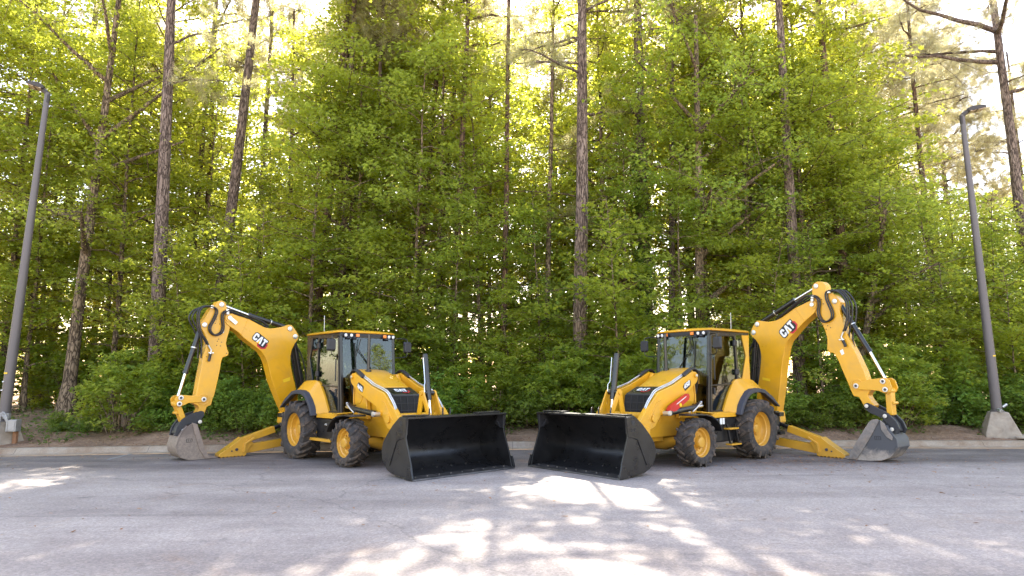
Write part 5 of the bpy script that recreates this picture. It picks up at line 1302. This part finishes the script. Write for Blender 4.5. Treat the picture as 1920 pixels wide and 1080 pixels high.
SECOND = [(-21.5, 24.5, 2, 1.0), (-18.2, 25.0, 4, 1.1), (-15.6, 25.2, 0, 1.05), (-12.4, 25.4, 1, 1.1), (-8.6, 25.0, 5, 1.3), (-5.9, 24.6, 2, .95), (-4.6, 24.8, 0, 1.1), (-2.9, 26.4, 1, 1.15), (-.6, 26.2, 2, .95), (3.2, 25.6, 4, .9), (5.0, 26.6, 1, 1.1), (7.4, 24.6, 2, 1.0), (9.6, 25.2, 0, 1.1), (12.0, 24.0, 2, .85), (14.8, 25.4, 4, .82), (17.4, 25.6, 1, .78), (20.6, 26.0, 3, .95), (22.8, 24.8, 5, 1.2), (16.8, 24.0, 5, 1.25), (18.8, 24.2, 5, 1.3), (18.9, 28.0, 3, .95), (21.8, 29.0, 3, .9), (16.2, 28.0, 4, .75), (24.0, 28.5, 3, .85), (20.2, 32, 4, .8), (24.5, 33, 4, .75), (17.8, 32, 2, .7),
  (-20, 27, 6, 1.0), (-14.8, 26.5, 6, 1.0), (-6.2, 26.8, 6, .95), (-3.6, 24.4, 6, .85), (6.6, 26.2, 6, .9), (8.8, 23.2, 6, .9), (.2, 29, 4, 1.1), (-.9, 24.4, 1, 1.2), (.6, 24.6, 3, .95), (-9.6, 22.6, 5, 1.1), (-10.0, 26.5, 3, 1.1), (-9.6, 29.0, 3, 1.25), (-12.0, 31.5, 4, .95), (-9.9, 33.5, 0, 1.0), (-.6, 26.6, 3, 1.1), (1.3, 29, 3, 1.15), (1.9, 25.5, 5, 1.2), (4.1, 28.5, 6, .85), (2.0, 27.5, 1, 1.0), (14.6, 28.5, 2, .85), (-15.6, 28, 2, .95), (10.2, 28.6, 2, .95), (-1.4, 31, 6, .95)]
SECOND = [q for q in SECOND if clear_way(q[0], q[1], q[2])]
for x, y, k, s in SECOND: bl(k, x, y, s, rnd.uniform(.95, 1.1), 1)
DEEP = []
for r_, (yy, n_) in enumerate(((30, 12), (34.5, 11), (39.5, 11), (44, 12))):
    for i in range(n_):
        x = (-1 + 2 * (i + .5 + rnd.uniform(-.3, .3)) / n_) * yy * .86
        if (-.03 < x / yy < .06 or -.37 < x / yy < -.26) and yy < (38 if x > -4 else 33): continue       # the bright gap left of the central pine
        if x / yy > .60: k, s = 3, .9
        else: k, s = rnd.choice([0, 1, 4, 2, 3]), rnd.uniform(.9, 1.15)
        DEEP.append((x, yy + rnd.uniform(-1.5, 1.5), k, s))
DEEP += [(xx + rnd.uniform(-.6, .6), 35.5 + rnd.uniform(-1.2, 1.8), 6, rnd.uniform(.98, 1.1)) for xx in (-21, -17.6, -14.6, -11.6, -9.0, -6.0, -2.6, -.2, 2.2, 5.4, 9.0, 12.4)]
for x, y, k, s in DEEP: bl(k, x, y, s, rnd.uniform(.95, 1.1), 2)
# the wood follows the kerb round on both sides
for x, y, k, s in ((26.5, 21.5, 4, 1.0), (29.5, 20.5, 2, 1.0), (32.5, 19.8, 0, 1.0), (35.5, 19.2, 4, 1.05), (38.5, 18.4, 2, .95), (41.5, 17.2, 0, 1.0), (44, 15.5, 4, 1.0), (46, 12.6, 2, .9), (47, 9.5, 0, .95), (48, 6.3, 4, 1.0), (48, 3, 2, .85),
                   (-26.5, 21.0, 4, 1.0), (-29.5, 20.0, 2, 1.0), (-32.5, 19.4, 0, 1.0), (-35.5, 18.6, 4, 1.05), (-38.5, 18.0, 2, .95), (-41.5, 17.0, 0, 1.0), (-44, 15.3, 4, 1.0), (-46, 12.5, 2, .9), (-47, 9.4, 0, .95), (-48, 6.2, 4, 1.0), (-48, 3, 2, .85)): bl(k, x, y, s, 1, 0)
# trunks that stand deeper in the wood
DP = [pine_meshes(150 + i, 20, .13 + .02 * i, 13, 10, 2.4, ('pinebark_red', 'pinebark', 'pinebark_red')[i], [], (.4 - .4 * i, 0), .08) for i in range(3)]
for i in range(24):
    y = rnd.uniform(25, 36); x = (-1 + 2 * (i + rnd.random()) / 24) * y * .66
    if -1.8 < x < 2.2: x += 4.2
    plant('pine_tree', DP[i % 3], x, y, rnd.uniform(0, 6.28), rnd.uniform(.85, 1.2), lab('slim pine deep in wood', x, y), 'tree', 'slim pines deep in the wood')

# shrubs along the bank
k = 0
x = -17.2
while x < 18.5:
    y = float(kerb_y(x)) + rnd.uniform(2.1, 3.0)
    s = rnd.uniform(.75, 1.1)
    kind = rnd.choice([0, 1, 2])
    if x < -11.8: s *= .42; kind = 1; y += .5
    if 12.2 < x < 15.5: y += .5
    plant('leafy_shrub', SH[kind], x, y, rnd.uniform(0, 6.28), s, lab(('rounded', 'low', 'tall')[kind] + ' leafy shrub', x, y), 'shrub', "shrubs along the wood's edge", names=('stem', 'foliage'))
    x += rnd.uniform(.85, 1.25); k += 1
for x, dy in ((-9.9, 4.4), (-3.0, 4.4), (2.7, 4.3), (10.4, 4.6), (13.4, 4.2), (16.6, 4.6), (-17.8, 6.2), (-15.8, 8.6), (-13.2, 8.4), (-19.6, 8.2), (-11.0, 7.4), (-17.0, 9.6), (-13.8, 10.0), (.9, 6.2), (18.8, 5.6), (20.6, 7.4)):
    y = float(kerb_y(x)) + dy
    plant('leafy_shrub', SH[2], x, y, rnd.uniform(0, 6.28), rnd.uniform(1.0, 1.3), lab('big bush behind the shrubs,', x, y), 'shrub', 'bushes behind the edge shrubs', names=('stem', 'foliage'))

# ---- masses nobody could count
rng = np.random.default_rng(77)
def stuff(name, V, F, mats, idx=None):
    me = np_mesh(name, V, F)
    for m_ in mats: me.materials.append(MAT[m_])
    if idx is not None: me.polygons.foreach_set('material_index', idx)
    o = bpy.data.objects.new(name, me); COL.objects.link(o); o['kind'] = 'stuff'; return o
# far wood beyond the trees one can tell apart
n = 750
C = np.stack([rng.uniform(-48, 50, n), rng.uniform(48, 66, n), 12 * rng.random(n) ** 1.3], 1)
C = C[~((C[:, 0] / C[:, 1] > .02) & (C[:, 0] / C[:, 1] < .07) & (rng.random(len(C)) < .7))]
C = C[~((C[:, 0] / C[:, 1] > .62) & (C[:, 2] > 7))]
V, F = clumps(rng, C, rng.uniform(.6, 1.3, len(C)), 26, .5, .26)
o = stuff('far_woodland', V, F, ['leaf']); o['label'] = 'sunlit green mass of far woodland showing through the trees'; o['category'] = 'woodland'
# creeping ground cover on the bank
n = 15000
x = rng.uniform(-22, 22, n); d = .95 + 5.6 * rng.random(n) ** 1.3; d += .35 * np.sin(x * 1.7) + .2 * np.sin(x * 4.3); y = kerb_y(x) + .6 + d
keep = (np.sin(x * 1.1 + y * .9) + np.sin(x * 2.7 - y * 1.9)) > -.9; x, y = x[keep], y[keep]; n = len(x)
pos = np.stack([x, y, bank_z(x, y) + rng.random(n) ** 2 * .22 + .02], 1)
V, F = leaves(pos, np.stack([rng.normal(0, .45, n), rng.normal(-.25, .45, n), np.ones(n)], 1), rng.normal(0, 1, (n, 3)), .10 * rng.uniform(.5, 1.3, n))
o = stuff('ground_ivy', V, F, ['ivy']); o['label'] = 'low ivy creeping over the brown bank under the trees'; o['category'] = 'ground cover'
# dry needles and leaf scraps on bank, kerb and parking lot
n = 15000
x = rng.uniform(-20, 20, n); d = .50 + rng.random(n) ** 1.3 * 3.2; y = kerb_y(x) + d; z = bank_z(x, y) + .012
n2 = 1500; x2 = rng.uniform(-14, 15, n2); y2 = kerb_y(x2) - .02 - rng.random(n2) ** 2.2 * 9; z2 = np.full(n2, .009)
n3 = 800; x3 = rng.normal(6.8, 1.9, n3); y3 = rng.normal(14.2, .8, n3); ok = y3 < kerb_y(x3); x3, y3 = x3[ok], y3[ok]; z3 = np.full(len(x3), .009)
x = np.concatenate([x, x2, x3]); y = np.concatenate([y, y2, y3]); z = np.concatenate([z, z2, z3]); n = len(x)
V, F = leaves(np.stack([x, y, z], 1), np.stack([rng.normal(0, .10, n), rng.normal(0, .10, n), np.ones(n)], 1), np.stack([rng.normal(size=n), rng.normal(size=n), np.zeros(n)], 1), .07 * rng.uniform(.3, 1.3, n), (QUAD_V, QUAD_F), .35)
o = stuff('leaf_litter', V, F, ['litter']); o['label'] = 'dry brown needles and leaf scraps scattered on bank and asphalt'; o['category'] = 'leaf litter'
bpy.context.view_layer.update()
